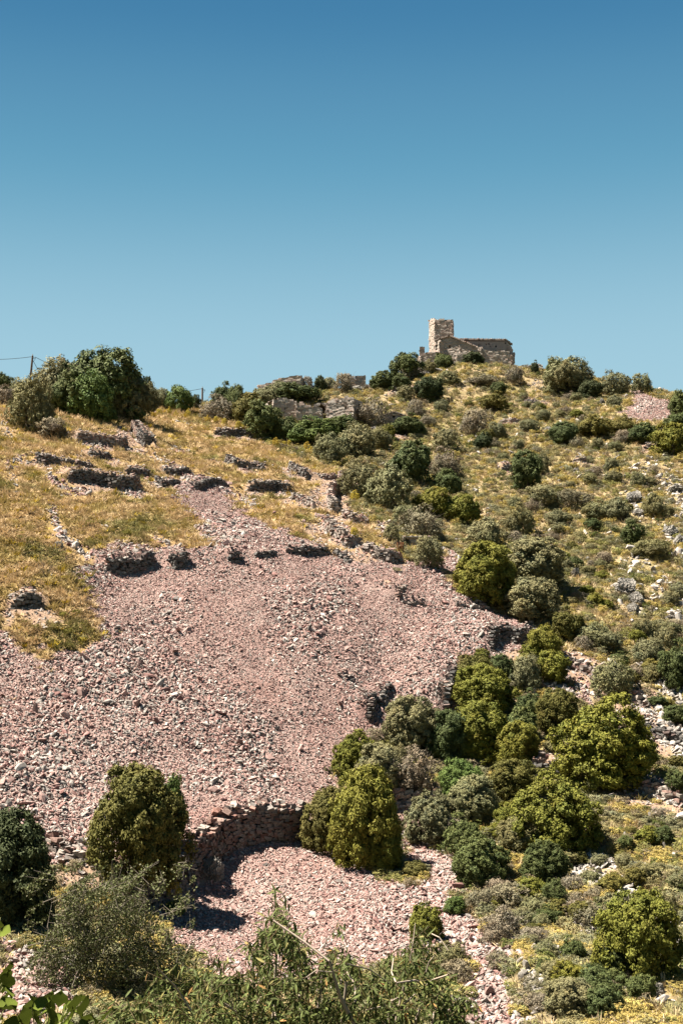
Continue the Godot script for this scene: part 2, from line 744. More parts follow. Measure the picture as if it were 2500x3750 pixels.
func make_protos() -> void:
	for k in 6:
		rocks.append(rock_mesh(100 + k, 9, Vector3(1.0, rnd(0.5, 0.75), rnd(0.6, 0.9)), 1))
	for k in 6:
		slabs.append(rock_mesh(200 + k, 10, Vector3(1.0, 0.9, 0.95), 1))
	for k in 6:
		blocks.append(block_mesh(250 + k))
	for k in 4:
		boulders.append(rock_mesh(300 + k, 7, Vector3(1.0, 1.0, 1.0), 5))
	crowns.dense = [crown_mesh(1, 36, 19000, 0.023, 0.03, -0.95, 0.17), crown_mesh(2, 30, 19000, 0.023, 0.03, -0.95, 0.18), crown_mesh(3, 42, 19000, 0.023, 0.05, -0.95, 0.16), crown_mesh(4, 24, 17000, 0.024, 0.12, -0.9, 0.19), crown_mesh(5, 50, 19000, 0.022, 0.10, -0.95, 0.14)]
	crowns.big = [crown_mesh(11, 84, 52000, 0.0145, 0.03, -0.95, 0.115), crown_mesh(12, 70, 52000, 0.0145, 0.03, -0.95, 0.125), crown_mesh(13, 96, 52000, 0.0145, 0.05, -0.95, 0.11)]
	crowns.loose = [crown_mesh(21, 32, 15000, 0.0205, 0.15, -0.9, 0.16), crown_mesh(22, 38, 15000, 0.0205, 0.2, -0.95, 0.15), crown_mesh(23, 28, 15000, 0.0205, 0.16, -0.9, 0.17), crown_mesh(24, 44, 14000, 0.020, 0.3, -0.9, 0.135), crown_mesh(25, 22, 14000, 0.021, 0.25, -0.8, 0.18)]
	crowns.scrub = [crown_mesh(31, 24, 7000, 0.021, 0.4, -0.8, 0.155), crown_mesh(32, 28, 7000, 0.021, 0.45, -0.8, 0.145)]
	crowns.low = [crown_mesh(41, 12, 1500, 0.034, 0.3, -0.3, 0.17), crown_mesh(42, 10, 1500, 0.034, 0.35, -0.2, 0.18)]
	for k in 3:
		rng.seed = 500 + k
		var st := SurfaceTool.new()
		st.begin(Mesh.PRIMITIVE_TRIANGLES)
		for b in 4:
			limb(st, Vector3(rnd(-0.04, 0.04), 0, rnd(-0.04, 0.04)), Vector3(rnd(-0.5, 0.5), 1, rnd(-0.5, 0.5)).normalized(), rnd(0.5, 0.65), 0.03, 1, 2, 0.9)
		trunks.append(st.commit())
	for k in 2:
		rng.seed = 600 + k
		var st := SurfaceTool.new()
		st.begin(Mesh.PRIMITIVE_TRIANGLES)
		for b in 9:
			limb(st, Vector3(rnd(-0.08, 0.08), 0, rnd(-0.08, 0.08)), Vector3(rnd(-1, 1), 1, rnd(-1, 1)).normalized(), rnd(0.5, 0.7), 0.012, 2, 2, 0.8)
		twigs.append(st.commit())


# ------------------------------------------------------------------ growing things
func tree_at(kind: String, sx: float, base: float, w: float, h: float, label: String, called := "bush", category := "bush", group := "") -> void:
	var p := place(sx, base - 0.1 * h)
	var depth := -p.z
	var wide := w * depth / F * 1.0
	var tall := h * depth / F * 1.03
	plant(kind, p, wide, tall, label, called, category, group, w > 150 and depth < 125)


func plant(kind: String, p: Vector3, wide: float, tall: float, label: String, called: String, category: String, group: String, near := false) -> void:
	var t := thing(called, p - Vector3(0, tall * 0.06, 0), label, category, group)
	var turn := Basis(Vector3.UP, rnd(0, TAU))
	var xf := Transform3D(turn.scaled_local(Vector3(wide, tall, wide * 0.95)), Vector3.ZERO)
	var set_of: String = {"A": "dense", "B": "dense", "F": "dense", "G": "dense", "K": "dense", "C": "loose", "D": "scrub", "Y": "scrub"}[kind]
	if near and set_of != "scrub":
		set_of = "big"
	var list: Array = crowns[set_of]
	var pick := rng.randi() % list.size()
	if "dome" in label:
		pick = 1
	part("crown", list[pick], leaf_mats[kind][rng.randi() % 4], t, xf)
	if wide > 1.6 and not "round" in label and not "lone" in label and not "dome" in label and not "rusty gate" in label:
		# side growths, so that no two bushes share an outline
		for k in 1 + rng.randi() % 3:
			var side := rnd(0, TAU)
			var f := rnd(0.42, 0.66) * (0.8 if near else 1.0)
			part("crown", list[rng.randi() % list.size()], leaf_mats[kind][rng.randi() % 4], t, Transform3D(Basis(Vector3.UP, rnd(0, TAU)).scaled_local(Vector3(wide * f, tall * f * rnd(0.8, 1.1), wide * f)), Vector3(cos(side) * wide * (0.27 if near else 0.36), tall * rnd(-0.05, 0.3), sin(side) * wide * (0.27 if near else 0.36))))
	if kind == "D":
		part("branches", twigs[rng.randi() % 2], M.bark, t, Transform3D(turn.scaled_local(Vector3(wide, tall * 0.9, wide)), Vector3.ZERO))
	else:
		part("trunk", trunks[rng.randi() % 3], M.bark, t, Transform3D(turn.scaled_local(Vector3(wide * 0.6, tall * 0.6, wide * 0.6)), Vector3.ZERO))


# ------------------------------------------------------------------ dry-stone walls
func stone_tint() -> Color:
	var r := rng.randf()
	var t := rnd(0.78, 1.18) * REFLECT
	if r < 0.42:
		return Color(0.50 * t, 0.43 * t, 0.385 * t)
	if r < 0.78:
		return Color(0.48 * t, 0.335 * t, 0.29 * t)
	if r < 0.90:
		return Color(0.40 * t, 0.225 * t, 0.185 * t)
	return Color(0.34 * t, 0.31 * t, 0.29 * t)


func build_wall(wl: Dictionary) -> void:
	var line: PackedVector2Array = wl.line
	var total := 0.0
	for k in line.size() - 1:
		total += line[k].distance_to(line[k + 1])
	var mid := line[line.size() / 2]
	var t := thing("dry_stone_wall", Vector3(mid.x, natural(mid.x, mid.y), mid.y), wl.label, "stone wall")
	t.set_meta("kind", "thing")
	var list := []
	var rows: Array = [0.0, -0.32] if wl.free else [0.0]
	for row in rows:
		var run := 0.0
		for k in line.size() - 1:
			var a := line[k]
			var b := line[k + 1]
			var len := a.distance_to(b)
			var d := (b - a) / len
			var n := Vector2(-d.y, d.x)
			var y := -0.12
			while y < wl.high:
				var course: float = rnd(0.11, 0.2) * wl.size
				var u := rnd(-0.1, 0.1)
				while u < len:
					var sl: float = rnd(0.16, 0.46) * wl.size
					var al: float = run + u + sl * 0.5
					var ends := clampf(minf(al, total - al) / 0.5 + 0.45, 0.0, 1.0)
					var top: float = wl.high * ends * (0.96 + 0.08 * size_noise.get_noise_2d(al * 40.0, wl.high * 100.0))
					if y < top:
						var q: Vector2 = a + d * (u + sl * 0.5) + n * (row + rnd(-0.12, 0.06) - y * 0.03)
						var foot := minf(natural(q.x, q.y), natural(q.x + n.x * 0.4, q.y + n.y * 0.4))
						var bas := Basis(Vector3(d.x, rnd(-0.25, 0.25), d.y).normalized() * sl * 1.0, Vector3(rnd(-0.1, 0.1), 1, rnd(-0.12, 0.12)) * course * rnd(0.85, 1.3), Vector3(n.x, rnd(-0.12, 0.12), n.y) * rnd(0.32, 0.46))
						list.append([Transform3D(bas, Vector3(q.x, foot + y + course * rnd(0.3, 0.7), q.y) - t.position), q.length(), true])
					u += sl * rnd(0.9, 1.0)
				y += course * 0.93
			run += len
	# loose stones along the top
	var loose := int(total * 5.0)
	for k in loose:
		var al := rnd(0.2, total - 0.2)
		var run := 0.0
		for s in line.size() - 1:
			var len := line[s].distance_to(line[s + 1])
			if al <= run + len:
				var d := (line[s + 1] - line[s]) / len
				var n := Vector2(-d.y, d.x)
				var q := line[s] + d * (al - run) + n * rnd(-0.75 if not wl.free else -0.35, 0.05)
				var ends := clampf(minf(al, total - al) / 0.5 + 0.45, 0.0, 1.0)
				var yy: float = natural(q.x, q.y) + wl.high * ends + rnd(-0.1, 0.08)
				var s0: float = rnd(0.2, 0.46) * wl.size
				list.append([Transform3D(Basis.from_euler(Vector3(rnd(-0.5, 0.5), rnd(0, 6), rnd(-0.5, 0.5))).scaled_local(Vector3(s0, s0 * rnd(0.4, 0.7), s0 * 0.8)), Vector3(q.x, yy, q.y) - t.position), q.length(), false])
				break
			run += len
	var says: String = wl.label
	var fresh: bool = "sunlit" in says or "pale" in says or "white" in says or "rubble" in says  # true: lighter stones kept; false: face stones carry painted shade
	list.sort_custom(func(p, q): return p[1] < q[1])
	var xs := []
	var cs := []
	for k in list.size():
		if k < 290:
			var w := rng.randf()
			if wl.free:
				w = 0.85 if w > 0.6 else w * 0.4  # paler mix stands in for sunlight falling on the free-standing wall
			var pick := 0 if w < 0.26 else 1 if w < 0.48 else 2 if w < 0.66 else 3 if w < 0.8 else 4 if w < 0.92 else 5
			part("stone", (blocks[k % 6] if list[k][2] and k % 3 else rocks[k % 6]), shade_mats[pick] if list[k][2] and not fresh else stone_mats[pick], t, list[k][0])
		else:
			xs.append(list[k][0])
			cs.append(stone_tint() * (1.0 if fresh or not list[k][2] else 0.66))  # same painted shade on the remaining face stones
	if xs.size():
		var rest := scatter("small_stones", blocks[1], M.stone, xs, cs, t)
		rest.set_meta("kind", "stuff")


# ------------------------------------------------------------------ masonry buildings
# A wall slab: an outline on a vertical plane that stands at a depth with a yaw, extruded backwards; openings are cut out.
func slab_frame(sx: float, sy: float, depth: float, yaw: float) -> Transform3D:
	return Transform3D(Basis(Vector3.UP, yaw), at_depth(sx, sy, depth))


func on_plane(fr: Transform3D, sx: float, sy: float) -> Vector2:
	var d := ray(sx, sy)
	var n := fr.basis.z
	var t := fr.origin.dot(n) / d.dot(n)
	var p := fr.affine_inverse() * (d * t)
	return Vector2(p.x, p.y)


func masonry(fr: Transform3D, poly: PackedVector2Array, holes: Array, big: float, parent: Node3D, tone := 1.0) -> void:
	var r := box_of(poly, 0.0)
	var xs := []
	var cs := []
	var inv := parent.global_transform.affine_inverse()
	var y := r.position.y + 0.08
	while y < r.end.y + 0.1:
		var ch := rnd(0.16, 0.26) * big
		var x := r.position.x - rnd(0, 0.3)
		while x < r.end.x:
			var sl := rnd(0.25, 0.6) * big
			var c := Vector2(x + sl * 0.5, y)
			var ok := Geometry2D.is_point_in_polygon(c, poly)
			for hole in holes:
				if hole.grow(0.07).has_point(c):
					ok = false
			if ok:
				var b := Basis(Vector3(sl * 1.08, rnd(-0.03, 0.03), 0), Vector3(rnd(-0.03, 0.03), ch * 1.22, rnd(-0.07, 0.02)), Vector3(rnd(-0.06, 0.02), rnd(0.0, 0.07), rnd(0.16, 0.32)))
				xs.append(inv * fr * Transform3D(b, Vector3(c.x, c.y, rnd(-0.05, 0.0))))
				var k := stone_tint()
				var t := tone * rnd(0.85, 1.1)
				cs.append(Color(k.r * 0.5 + 0.31 * REFLECT, k.g * 0.5 + 0.285 * REFLECT, k.b * 0.5 + 0.25 * REFLECT) * t * 1.15)
			x += sl
		y += ch
	if xs.size():
		var o := scatter("facing_stones", blocks[2], M.stone, xs, cs, parent)
		o.set_meta("kind", "stuff")


func wall_slab(t: Node3D, called: String, fr: Transform3D, pts: Array, thick: float, holes_px: Array, big := 1.0, material: Material = null, cladding := true, tone := 1.0) -> void:
	var poly := PackedVector2Array()
	for k in range(0, pts.size(), 2):
		poly.append(on_plane(fr, pts[k], pts[k + 1]))
	var holes := []
	for h in holes_px:
		var a := on_plane(fr, h[0], h[3])
		var b := on_plane(fr, h[2], h[1])
		holes.append(Rect2(a, b - a))
	var shell := CSGCombiner3D.new()
	shell.name = called
	t.add_child(shell, true)
	shell.transform = t.global_transform.affine_inverse() * fr
	var body := CSGPolygon3D.new()
	body.name = "outline"
	body.polygon = poly
	body.depth = thick
	body.material = material if material else M.mortar
	shell.add_child(body, true)
	for h in holes:
		var cut := CSGBox3D.new()
		cut.name = "opening"
		cut.operation = CSGShape3D.OPERATION_SUBTRACTION
		cut.size = Vector3(h.size.x, h.size.y, 1.1)
		cut.position = Vector3(h.get_center().x, h.get_center().y, -0.3)
		cut.material = body.material
		shell.add_child(cut, true)
	if cladding:
		masonry(fr, poly, holes, big, t, tone)
		for k in poly.size():
			# the ends of the slab
			var a := poly[k]
			var b := poly[(k + 1) % poly.size()]
			if absf(a.x - b.x) < 0.5 * absf(a.y - b.y) and absf(a.y - b.y) > 0.8:
				var mid := (a + b) * 0.5
				var out := Vector3(-1, 0, 0) if mid.x < box_of(poly, 0).get_center().x else Vector3(1, 0, 0)
				var side := Transform3D(Basis(Vector3(0, 0, -out.x) * -1.0 if out.x < 0 else Vector3(0, 0, -1), Vector3.UP, out), Vector3(mid.x, 0, -thick * 0.5))
				if out.x < 0:
					side.basis.x = Vector3(0, 0, 1)
				var lo := minf(a.y, b.y)
				var hi := maxf(a.y, b.y)
				masonry(fr * side, PackedVector2Array([Vector2(-thick * 0.5, lo), Vector2(thick * 0.5, lo), Vector2(thick * 0.5, hi), Vector2(-thick * 0.5, hi)]), [], big, t, tone)


func box_part(called: String, size: Vector3, xf: Transform3D, material: Material, parent: Node3D) -> MeshInstance3D:
	var b := BoxMesh.new()
	b.size = size
	return part(called, b, material, parent, parent.global_transform.affine_inverse() * xf)


func roof_strip(called: String, fr: Transform3D, ax: float, ay: float, bx: float, by: float, thick: float, z0: float, z1: float, drop: float, material: Material, t: Node3D) -> void:
	var a := on_plane(fr, ax, ay)
	var b := on_plane(fr, bx, by)
	var st := SurfaceTool.new()
	st.begin(Mesh.PRIMITIVE_TRIANGLES)
	st.set_smooth_group(-1)
	var c := [Vector3(a.x, a.y, z0), Vector3(b.x, b.y, z0), Vector3(b.x, b.y + drop, z1), Vector3(a.x, a.y + drop, z1)]
	var up := Vector3(0, thick, 0)
	var quad := func(p, q, r, s):
		for v in [p, q, r, p, r, s]:
			st.add_vertex(v)
	quad.call(c[0] + up, c[3] + up, c[2] + up, c[1] + up)
	quad.call(c[0], c[1], c[2], c[3])
	quad.call(c[0], c[0] + up, c[1] + up, c[1])
	quad.call(c[1], c[1] + up, c[2] + up, c[2])
	quad.call(c[2], c[2] + up, c[3] + up, c[3])
	quad.call(c[3], c[3] + up, c[0] + up, c[0])
	st.generate_normals()
	part(called, st.commit(), material, t, t.global_transform.affine_inverse() * fr)
	# worn slates and tiles that lie on it
	var xs := []
	var cs := []
	var slope := Vector3(0, drop, z1 - z0)
	var along := Vector3(b.x - a.x, b.y - a.y, 0)
	var nu := int(along.length() / 0.4)
	var nv := maxi(2, int(slope.length() / 0.4))
	for i in nu:
		for j in nv:
			var p: Vector3 = c[0] + along * ((i + rnd(0.2, 0.8)) / nu) + slope * ((j + rnd(0.2, 0.8)) / nv) + up
			var bb := Basis(along.normalized() * rnd(0.35, 0.6), Vector3(rnd(-0.02, 0.02), rnd(0.07, 0.13), 0), slope.normalized() * rnd(0.4, 0.6))
			xs.append(t.global_transform.affine_inverse() * fr * Transform3D(bb, p))
			var k := stone_tint()
			cs.append(Color(k.r * 0.9 + 0.04, k.g * 0.85 + 0.04, k.b * 0.85 + 0.03))
	var o := scatter("roof_tiles", slabs[3], M.stone, xs, cs, t)
	o.set_meta("kind", "stuff")


# ------------------------------------------------------------------ tables: walls
func prepare_walls() -> void:
	# base line from left to right as one faces it, height, how far the ground behind is held up, stone size, label
	var table := [
		[[500, 3350, 585, 3322, 660, 3268, 735, 3205, 813, 3135, 908, 3094, 1000, 3082, 1130, 3062], 1.85, 6.0, 1.0, "long shaded retaining wall at the foot of the pink scree between two big bushes"],
		[[60, 3080, 163, 3122, 240, 3178, 330, 3228, 400, 3262, 450, 3292], 1.0, 2.5, 1.15, "sunlit wall of flat grey stones running down below the left lone bush"],
		[[130, 1692, 167, 1705, 239, 1722, 354, 1735], 0.95, 4.0, 0.9, "upper of the two long dark terrace walls on the left grass slope"],
		[[253, 1766, 330, 1772, 382, 1778, 430, 1793, 516, 1795], 1.15, 4.0, 0.9, "lower and darker of the two long terrace walls on the left grass slope"],
		[[282, 1618, 344, 1622, 411, 1638, 466, 1638], 1.05, 3.0, 0.9, "pale rubble wall just below the brown-grey olive and fig bushes"],
		[[486, 1580, 510, 1615, 530, 1637, 569, 1634], 1.2, 1.5, 0.9, "broken wall end standing up diagonally below the brown-grey olive tree"],
		[[320, 1662, 345, 1674, 402, 1672], 0.55, 2.0, 0.8, "short low dark wall in the middle of the left grass terrace"],
		[[462, 1735, 500, 1744, 555, 1744], 0.75, 3.0, 0.85, "short rounded wall right of the long dark terrace walls"],
		[[598, 1730, 640, 1740, 700, 1738], 0.65, 2.5, 0.85, "heap-like wall between the rounded wall and the scree tongue"],
		[[566, 1770, 600, 1783, 664, 1784], 0.65, 2.5, 0.85, "low dark wall at the left edge of the scree tongue's head"],
		[[720, 1796, 745, 1786, 790, 1780, 833, 1786], 0.8, 3.0, 0.85, "arched dark wall at the head of the scree tongue"],
		[[828, 1692, 860, 1710, 920, 1722, 970, 1726], 0.9, 3.0, 0.9, "terrace wall below the dense thicket, upper middle of the grass slope"],
		[[906, 1798, 960, 1804, 1010, 1800, 1066, 1806], 1.05, 3.0, 0.95, "thick double terrace wall above the middle of the scree"],
		[[1060, 1716, 1090, 1738, 1122, 1758], 0.9, 2.5, 0.9, "sloping wall right of the upper middle terrace wall"],
		[[785, 1592, 830, 1600, 870, 1594, 940, 1604], 0.85, 3.0, 0.9, "highest terrace wall on the grass, under the round dark bushes"],
		[[1147, 1752, 1190, 1762, 1230, 1754], 0.6, 2.0, 0.9, "short wall on the grass just above the winding pale wall"],
		[[1244, 1760, 1250, 1785, 1228, 1803, 1206, 1822, 1203, 1850, 1216, 1874, 1250, 1876], 1.0, 0.0, 0.95, "winding pale free-standing wall on the grass beside the olive trees", true],
		[[1066, 1824, 1110, 1844, 1152, 1862], 0.55, 2.0, 0.9, "low rubble wall left of the winding pale wall"],
		[[1252, 1894, 1290, 1910, 1347, 1920], 0.75, 2.5, 0.95, "terrace wall below the winding pale wall"],
		[[1185, 1930, 1220, 1968, 1270, 2004, 1328, 2004], 0.9, 2.5, 1.0, "collapsed sunlit rubble wall above the right part of the scree"],
		[[1044, 2026, 1100, 2034, 1160, 2032, 1204, 2028], 0.75, 3.0, 0.9, "long low dark wall along the top edge of the scree"],
		[[1222, 2034, 1255, 2052, 1278, 2068], 0.6, 2.0, 0.9, "short wall stub at the right end of the scree's top edge"],
		[[935, 2044, 970, 2045, 1012, 2038], 0.6, 2.0, 0.85, "small dark hollow wall in the scree, second from the gap"],
		[[832, 2056, 858, 2058, 884, 2050], 0.95, 2.0, 0.85, "small dark squarish wall face at the foot of the scree tongue"],
		[[388, 2084, 412, 2098, 472, 2099, 520, 2090, 568, 2064], 1.15, 3.0, 0.9, "wide dark crescent wall at the scree's upper left"],
		[[612, 2068, 640, 2083, 665, 2081, 690, 2056], 1.05, 2.5, 0.9, "rounded dark wall just right of the wide crescent wall"],
		[[1325, 2022, 1380, 2048, 1420, 2062, 1466, 2056], 0.95, 2.5, 0.95, "dark rubble wall left of the rusty gate"],
		[[1798, 2384, 1810, 2352, 1840, 2346, 1900, 2358, 1968, 2352], 1.2, 3.0, 0.9, "curved enclosure wall at the right tip of the scree"],
		[[1256, 2526, 1285, 2514, 1328, 2510], 0.6, 2.0, 0.9, "small arched dark wall alone in the lower right scree"],
		[[1352, 2648, 1364, 2604, 1372, 2570], 0.9, 2.5, 0.9, "narrow dark upright wall face in the lower right scree"],
		[[1394, 2590, 1412, 2560, 1432, 2530], 0.8, 2.5, 0.9, "slanting dark wall face above the narrow upright one in the scree"],
		[[40, 2224, 75, 2226, 120, 2218, 163, 2218], 0.85, 2.5, 0.95, "lone short wall on the lower left grass slope"],
		[[1933, 2842, 1980, 2850, 2040, 2850, 2106, 2834], 1.05, 3.0, 1.0, "rounded stone wall left below the huge round green bush"],
		[[2310, 2888, 2370, 2912, 2440, 2932, 2510, 2954], 0.75, 3.0, 1.0, "sunlit wall running right from the huge round green bush"],
		[[2053, 2424, 2110, 2452, 2160, 2472, 2210, 2492], 0.65, 2.5, 1.0, "rubble wall right of the small bright bushes below the enclosure"],
		[[2290, 2532, 2330, 2584, 2370, 2618], 0.65, 2.5, 1.0, "sloping rubble wall above the huge round green bush"],
		[[2295, 2642, 2370, 2694, 2430, 2714, 2505, 2738], 0.85, 3.0, 1.0, "broad stone wall right of the huge round green bush's crown"],
		[[1470, 2206, 1510, 2217, 1560, 2214], 0.5, 2.0, 0.9, "low dark wall in the rubble under the lone shelter tree"],
		[[1454, 2194, 1466, 2176, 1488, 2160], 0.65, 2.0, 0.9, "tiny dark wall end in the rubble below the rusty gate"],
		[[1638, 2614, 1650, 2570, 1664, 2520, 1680, 2484], 1.3, 3.5, 0.95, "steep wall that ends the scree beside the golden bushes"],
		[[1663, 2227, 1720, 2240, 1790, 2242], 0.65, 2.0, 0.9, "dark rubble wall left of the yellow-topped bush's foot"],
		[[1395, 2926, 1450, 2962, 1520, 2978, 1610, 2990], 1.2, 3.0, 1.05, "shaded rubble wall between the lower bushes right of the yellow-green bush"],
		[[1436, 1434, 1480, 1440, 1540, 1432], 0.95, 2.5, 1.0, "terrace wall on the hill below the tower, left of a dark round bush"],
		[[1360, 1586, 1410, 1596, 1462, 1586], 0.85, 2.5, 1.0, "low wall in front of the small stone hut"],
		[[1920, 1472, 1955, 1478, 1992, 1488], 0.6, 2.0, 1.0, "short stone row on the hill right of the dark olive bush"],
		[[1828, 1552, 1865, 1550, 1903, 1547], 0.6, 2.0, 1.0, "short pale stone row in the middle of the right hill"],
		[[2095, 1694, 2120, 1694, 2150, 1692], 0.6, 2.0, 1.0, "short grey stone row near the pale rocks of the right hill"],
		[[1834, 1724, 1855, 1724, 1876, 1722], 0.8, 2.0, 1.0, "small wall left of the tall dark green bush on the right hill"],
		[[2356, 1642, 2380, 1644, 2402, 1640], 0.6, 2.0, 1.0, "tiny wall left of the bright bush at the right edge"],
		[[2075, 3030, 2120, 3040, 2165, 3030], 0.5, 2.0, 1.0, "short white stone row on the grass right of the big dark green bush"],
	]
	for r in table:
		var line := world_line(r[0])
		var wl := {"line": line, "high": r[1] * (1.0 if r[1] > 1.5 else 1.05), "back": maxf(r[2], r[1] * 4.0), "size": r[3], "label": r[4], "free": r.size() > 5}
		wl.box = box_of(line, wl.back + 0.8)
		wall_lines.append(wl)


# ------------------------------------------------------------------ ground
func polygons() -> Dictionary:
	return {
		"scree": [
			[-60, 2320, 0, 2335, 110, 2370, 185, 2440, 250, 2385, 385, 2375, 350, 2250, 320, 2160, 290, 2080, 350, 2030, 460, 2020, 640, 2000, 780, 2030, 760, 1975, 700, 1885, 640, 1800, 700, 1745, 830, 1775, 870, 1850, 930, 1900, 1010, 1938, 1110, 1975, 1200, 2012, 1272, 2066, 1396, 2151, 1440, 2172, 1456, 2108, 1505, 2050, 1600, 2054, 1634, 2010, 1680, 2030, 1655, 2090, 1634, 2146, 1692, 2186, 1772, 2209, 1853, 2249, 1921, 2284, 1967, 2310, 1975, 2360, 1960, 2398, 1875, 2400, 1800, 2420, 1755, 2420, 1692, 2420, 1672, 2515, 1657, 2600, 1600, 2625, 1423, 2655, 1440, 2720, 1342, 2705, 1234, 2747, 1223, 2812, 1255, 2872, 1190, 2960, 1128, 3062, 1000, 3081, 908, 3095, 813, 3136, 735, 3206, 660, 3268, 585, 3322, 500, 3350, 450, 3292, 330, 3228, 240, 3178, 163, 3122, 60, 3080, -60, 3050],
			[1033, 3072, 908, 3100, 800, 3150, 740, 3210, 640, 3330, 560, 3350, 600, 3430, 680, 3500, 760, 3600, 1100, 3640, 1500, 3520, 1680, 3520, 1640, 3760, 1910, 3760, 1880, 3650, 1850, 3560, 1880, 3500, 1790, 3410, 1680, 3310, 1600, 3250, 1537, 3250, 1342, 3186, 1277, 3154, 1147, 3083],
			[-20, 3455, 108, 3460, 179, 3495, 330, 3590, 300, 3660, 217, 3770, -20, 3770],
			[2300, 1434, 2340, 1430, 2403, 1462, 2510, 1518, 2434, 1548, 2336, 1544, 2268, 1515, 2322, 1476],
			[1440, 2985, 1560, 2990, 1620, 3100, 1700, 3190, 1690, 3280, 1560, 3270, 1470, 3150],
			[2105, 2530, 2175, 2540, 2190, 2590, 2110, 2590],
			[1320, 2060, 1460, 2064, 1440, 2140, 1390, 2150, 1300, 2080],
		],
		"grass": [[-400, 1440, 100, 1420, 700, 1470, 1000, 1640, 1230, 1720, 1300, 1880, 1440, 1990, 1460, 2180, 1200, 2420, 400, 2700, -400, 2700]],
	}


func build_ground() -> void:
	var polys := polygons()
	var scree := []
	for p in polys.scree:
		var w := world_line(p)
		scree.append([w, box_of(w, 0.0)])
	var grass := []
	for p in polys.grass:
		var w := PackedVector2Array()
		for k in range(0, p.size(), 2):
			var q := place(p[k], p[k + 1])
			w.append(Vector2(q.x, q.z))
		grass.append([w, box_of(w, 0.0)])
	fine.resize(NX * NZ)
	region.resize(NX * NZ)
	var warp := FastNoiseLite.new()
	warp.seed = 31
	warp.frequency = 0.35
	for j in NZ:
		var z := Z0 + j * STEP
		for i in NX:
			var x := X0 + i * STEP
			var p := Vector2(x + warp.get_noise_2d(x, z) * 1.3, z + warp.get_noise_2d(z, x) * 1.6)
			var r := 0
			if absf(x) < 0.29 * absf(z) + 14.0:
				r = 3
				for s in scree:
					if s[1].has_point(p) and Geometry2D.is_point_in_polygon(p, s[0]):
						r = 1
						break
				if r == 3:
					for s in grass:
						if s[1].has_point(p) and Geometry2D.is_point_in_polygon(p, s[0]):
							r = 2
			region[j * NX + i] = r
			fine[j * NX + i] = natural(x, z) + lift(x, z)
	for wl in wall_lines:
		var line: PackedVector2Array = wl.line
		for k in line.size() - 1:
			var a := line[k]
			var b := line[k + 1]
			var dd := (b - a).normalized()
			var nn := Vector2(-dd.y, dd.x)
			for u in int(a.distance_to(b) / 0.4) + 1:
				for off in [-1.5, -1.0, -0.5, 0.0, 0.5, 1.0, 1.5, 1.9]:
					var q: Vector2 = a.lerp(b, u * 0.4 / a.distance_to(b)) + nn * (off + 0.4 * warp.get_noise_2d(u * 9.0, off * 20.0))
					var i := roundi((q.x - X0) / STEP)
					var j := roundi((q.y - Z0) / STEP)
					if i >= 0 and j >= 0 and i < NX and j < NZ and region[j * NX + i] in [2, 3]:
						region[j * NX + i] = 4
	# the sheet: the fine field in the middle, ever wider cells out to the horizon
	var xs := PackedFloat32Array()
	var zs := PackedFloat32Array()
	var outs := []
	var o := 2.0
	var d := 0.0
	while d < 5000.0:
		d += o
		o *= 1.35
		outs.append(d)
	for k in range(outs.size() - 1, -1, -1):
		xs.append(X0 - outs[k])
		zs.append(Z0 - outs[k])
	for i in NX:
		xs.append(X0 + i * STEP)
	for j in NZ:
		zs.append(Z0 + j * STEP)
	for k in outs.size():
		xs.append(X0 + (NX - 1) * STEP + outs[k])
		zs.append(Z0 + (NZ - 1) * STEP + minf(outs[k], 5000.0))
	var nx := xs.size()
	var nz := zs.size()
	var pad := outs.size()
	var V := PackedVector3Array()
	var C := PackedColorArray()
	V.resize(nx * nz)
	C.resize(nx * nz)
	for j in nz:
		for i in nx:
			var x := xs[i]
			var z := zs[j]
			var a := i - pad
			var b := j - pad
			var inside := a >= 0 and a < NX and b >= 0 and b < NZ
			var h := fine[b * NX + a] if inside else base_height(x, z)
			var r := region[b * NX + a] if inside else 0
			V[j * nx + i] = Vector3(x, h, z)
			var m := patch_noise.get_noise_2d(x * 2.0, z * 2.0)
			var c: Color
			if r == 0:
				c = Color(0.13, 0.12, 0.06).lerp(Color(0.08, 0.085, 0.035), clampf(0.5 + m, 0.0, 1.0))
			elif r == 4:
				c = Color(0.44, 0.31, 0.23)
			elif r == 1:
				c = Color(0.43, 0.28, 0.25).lerp(Color(0.46, 0.35, 0.32), clampf(0.5 + m, 0.0, 1.0))
			elif r == 2:
				c = Color(0.46, 0.32, 0.16).lerp(Color(0.36, 0.27, 0.11), clampf(0.4 + m * 1.2, 0.0, 1.0))
			else:
				c = Color(0.48, 0.37, 0.225).lerp(Color(0.36, 0.30, 0.15), clampf(0.45 + m * 1.3, 0.0, 1.0))
			C[j * nx + i] = c * REFLECT
	var idx := PackedInt32Array()
	idx.resize((nx - 1) * (nz - 1) * 6)
	var q := 0
	for j in nz - 1:
		for i in nx - 1:
			var k := j * nx + i
			idx[q] = k
			idx[q + 1] = k + 1
			idx[q + 2] = k + nx
			idx[q + 3] = k + 1
			idx[q + 4] = k + nx + 1
			idx[q + 5] = k + nx
			q += 6
	var Nn := PackedVector3Array()
	Nn.resize(nx * nz)
	for j in nz:
		for i in nx:
			var l := V[j * nx + maxi(i - 1, 0)]
			var rr := V[j * nx + mini(i + 1, nx - 1)]
			var up := V[maxi(j - 1, 0) * nx + i]
			var dn := V[mini(j + 1, nz - 1) * nx + i]
			Nn[j * nx + i] = (dn - up).cross(rr - l).normalized()
	var arr := []
	arr.resize(Mesh.ARRAY_MAX)
	arr[Mesh.ARRAY_VERTEX] = V
	arr[Mesh.ARRAY_NORMAL] = Nn
	arr[Mesh.ARRAY_COLOR] = C
	arr[Mesh.ARRAY_INDEX] = idx
	var mesh := ArrayMesh.new()
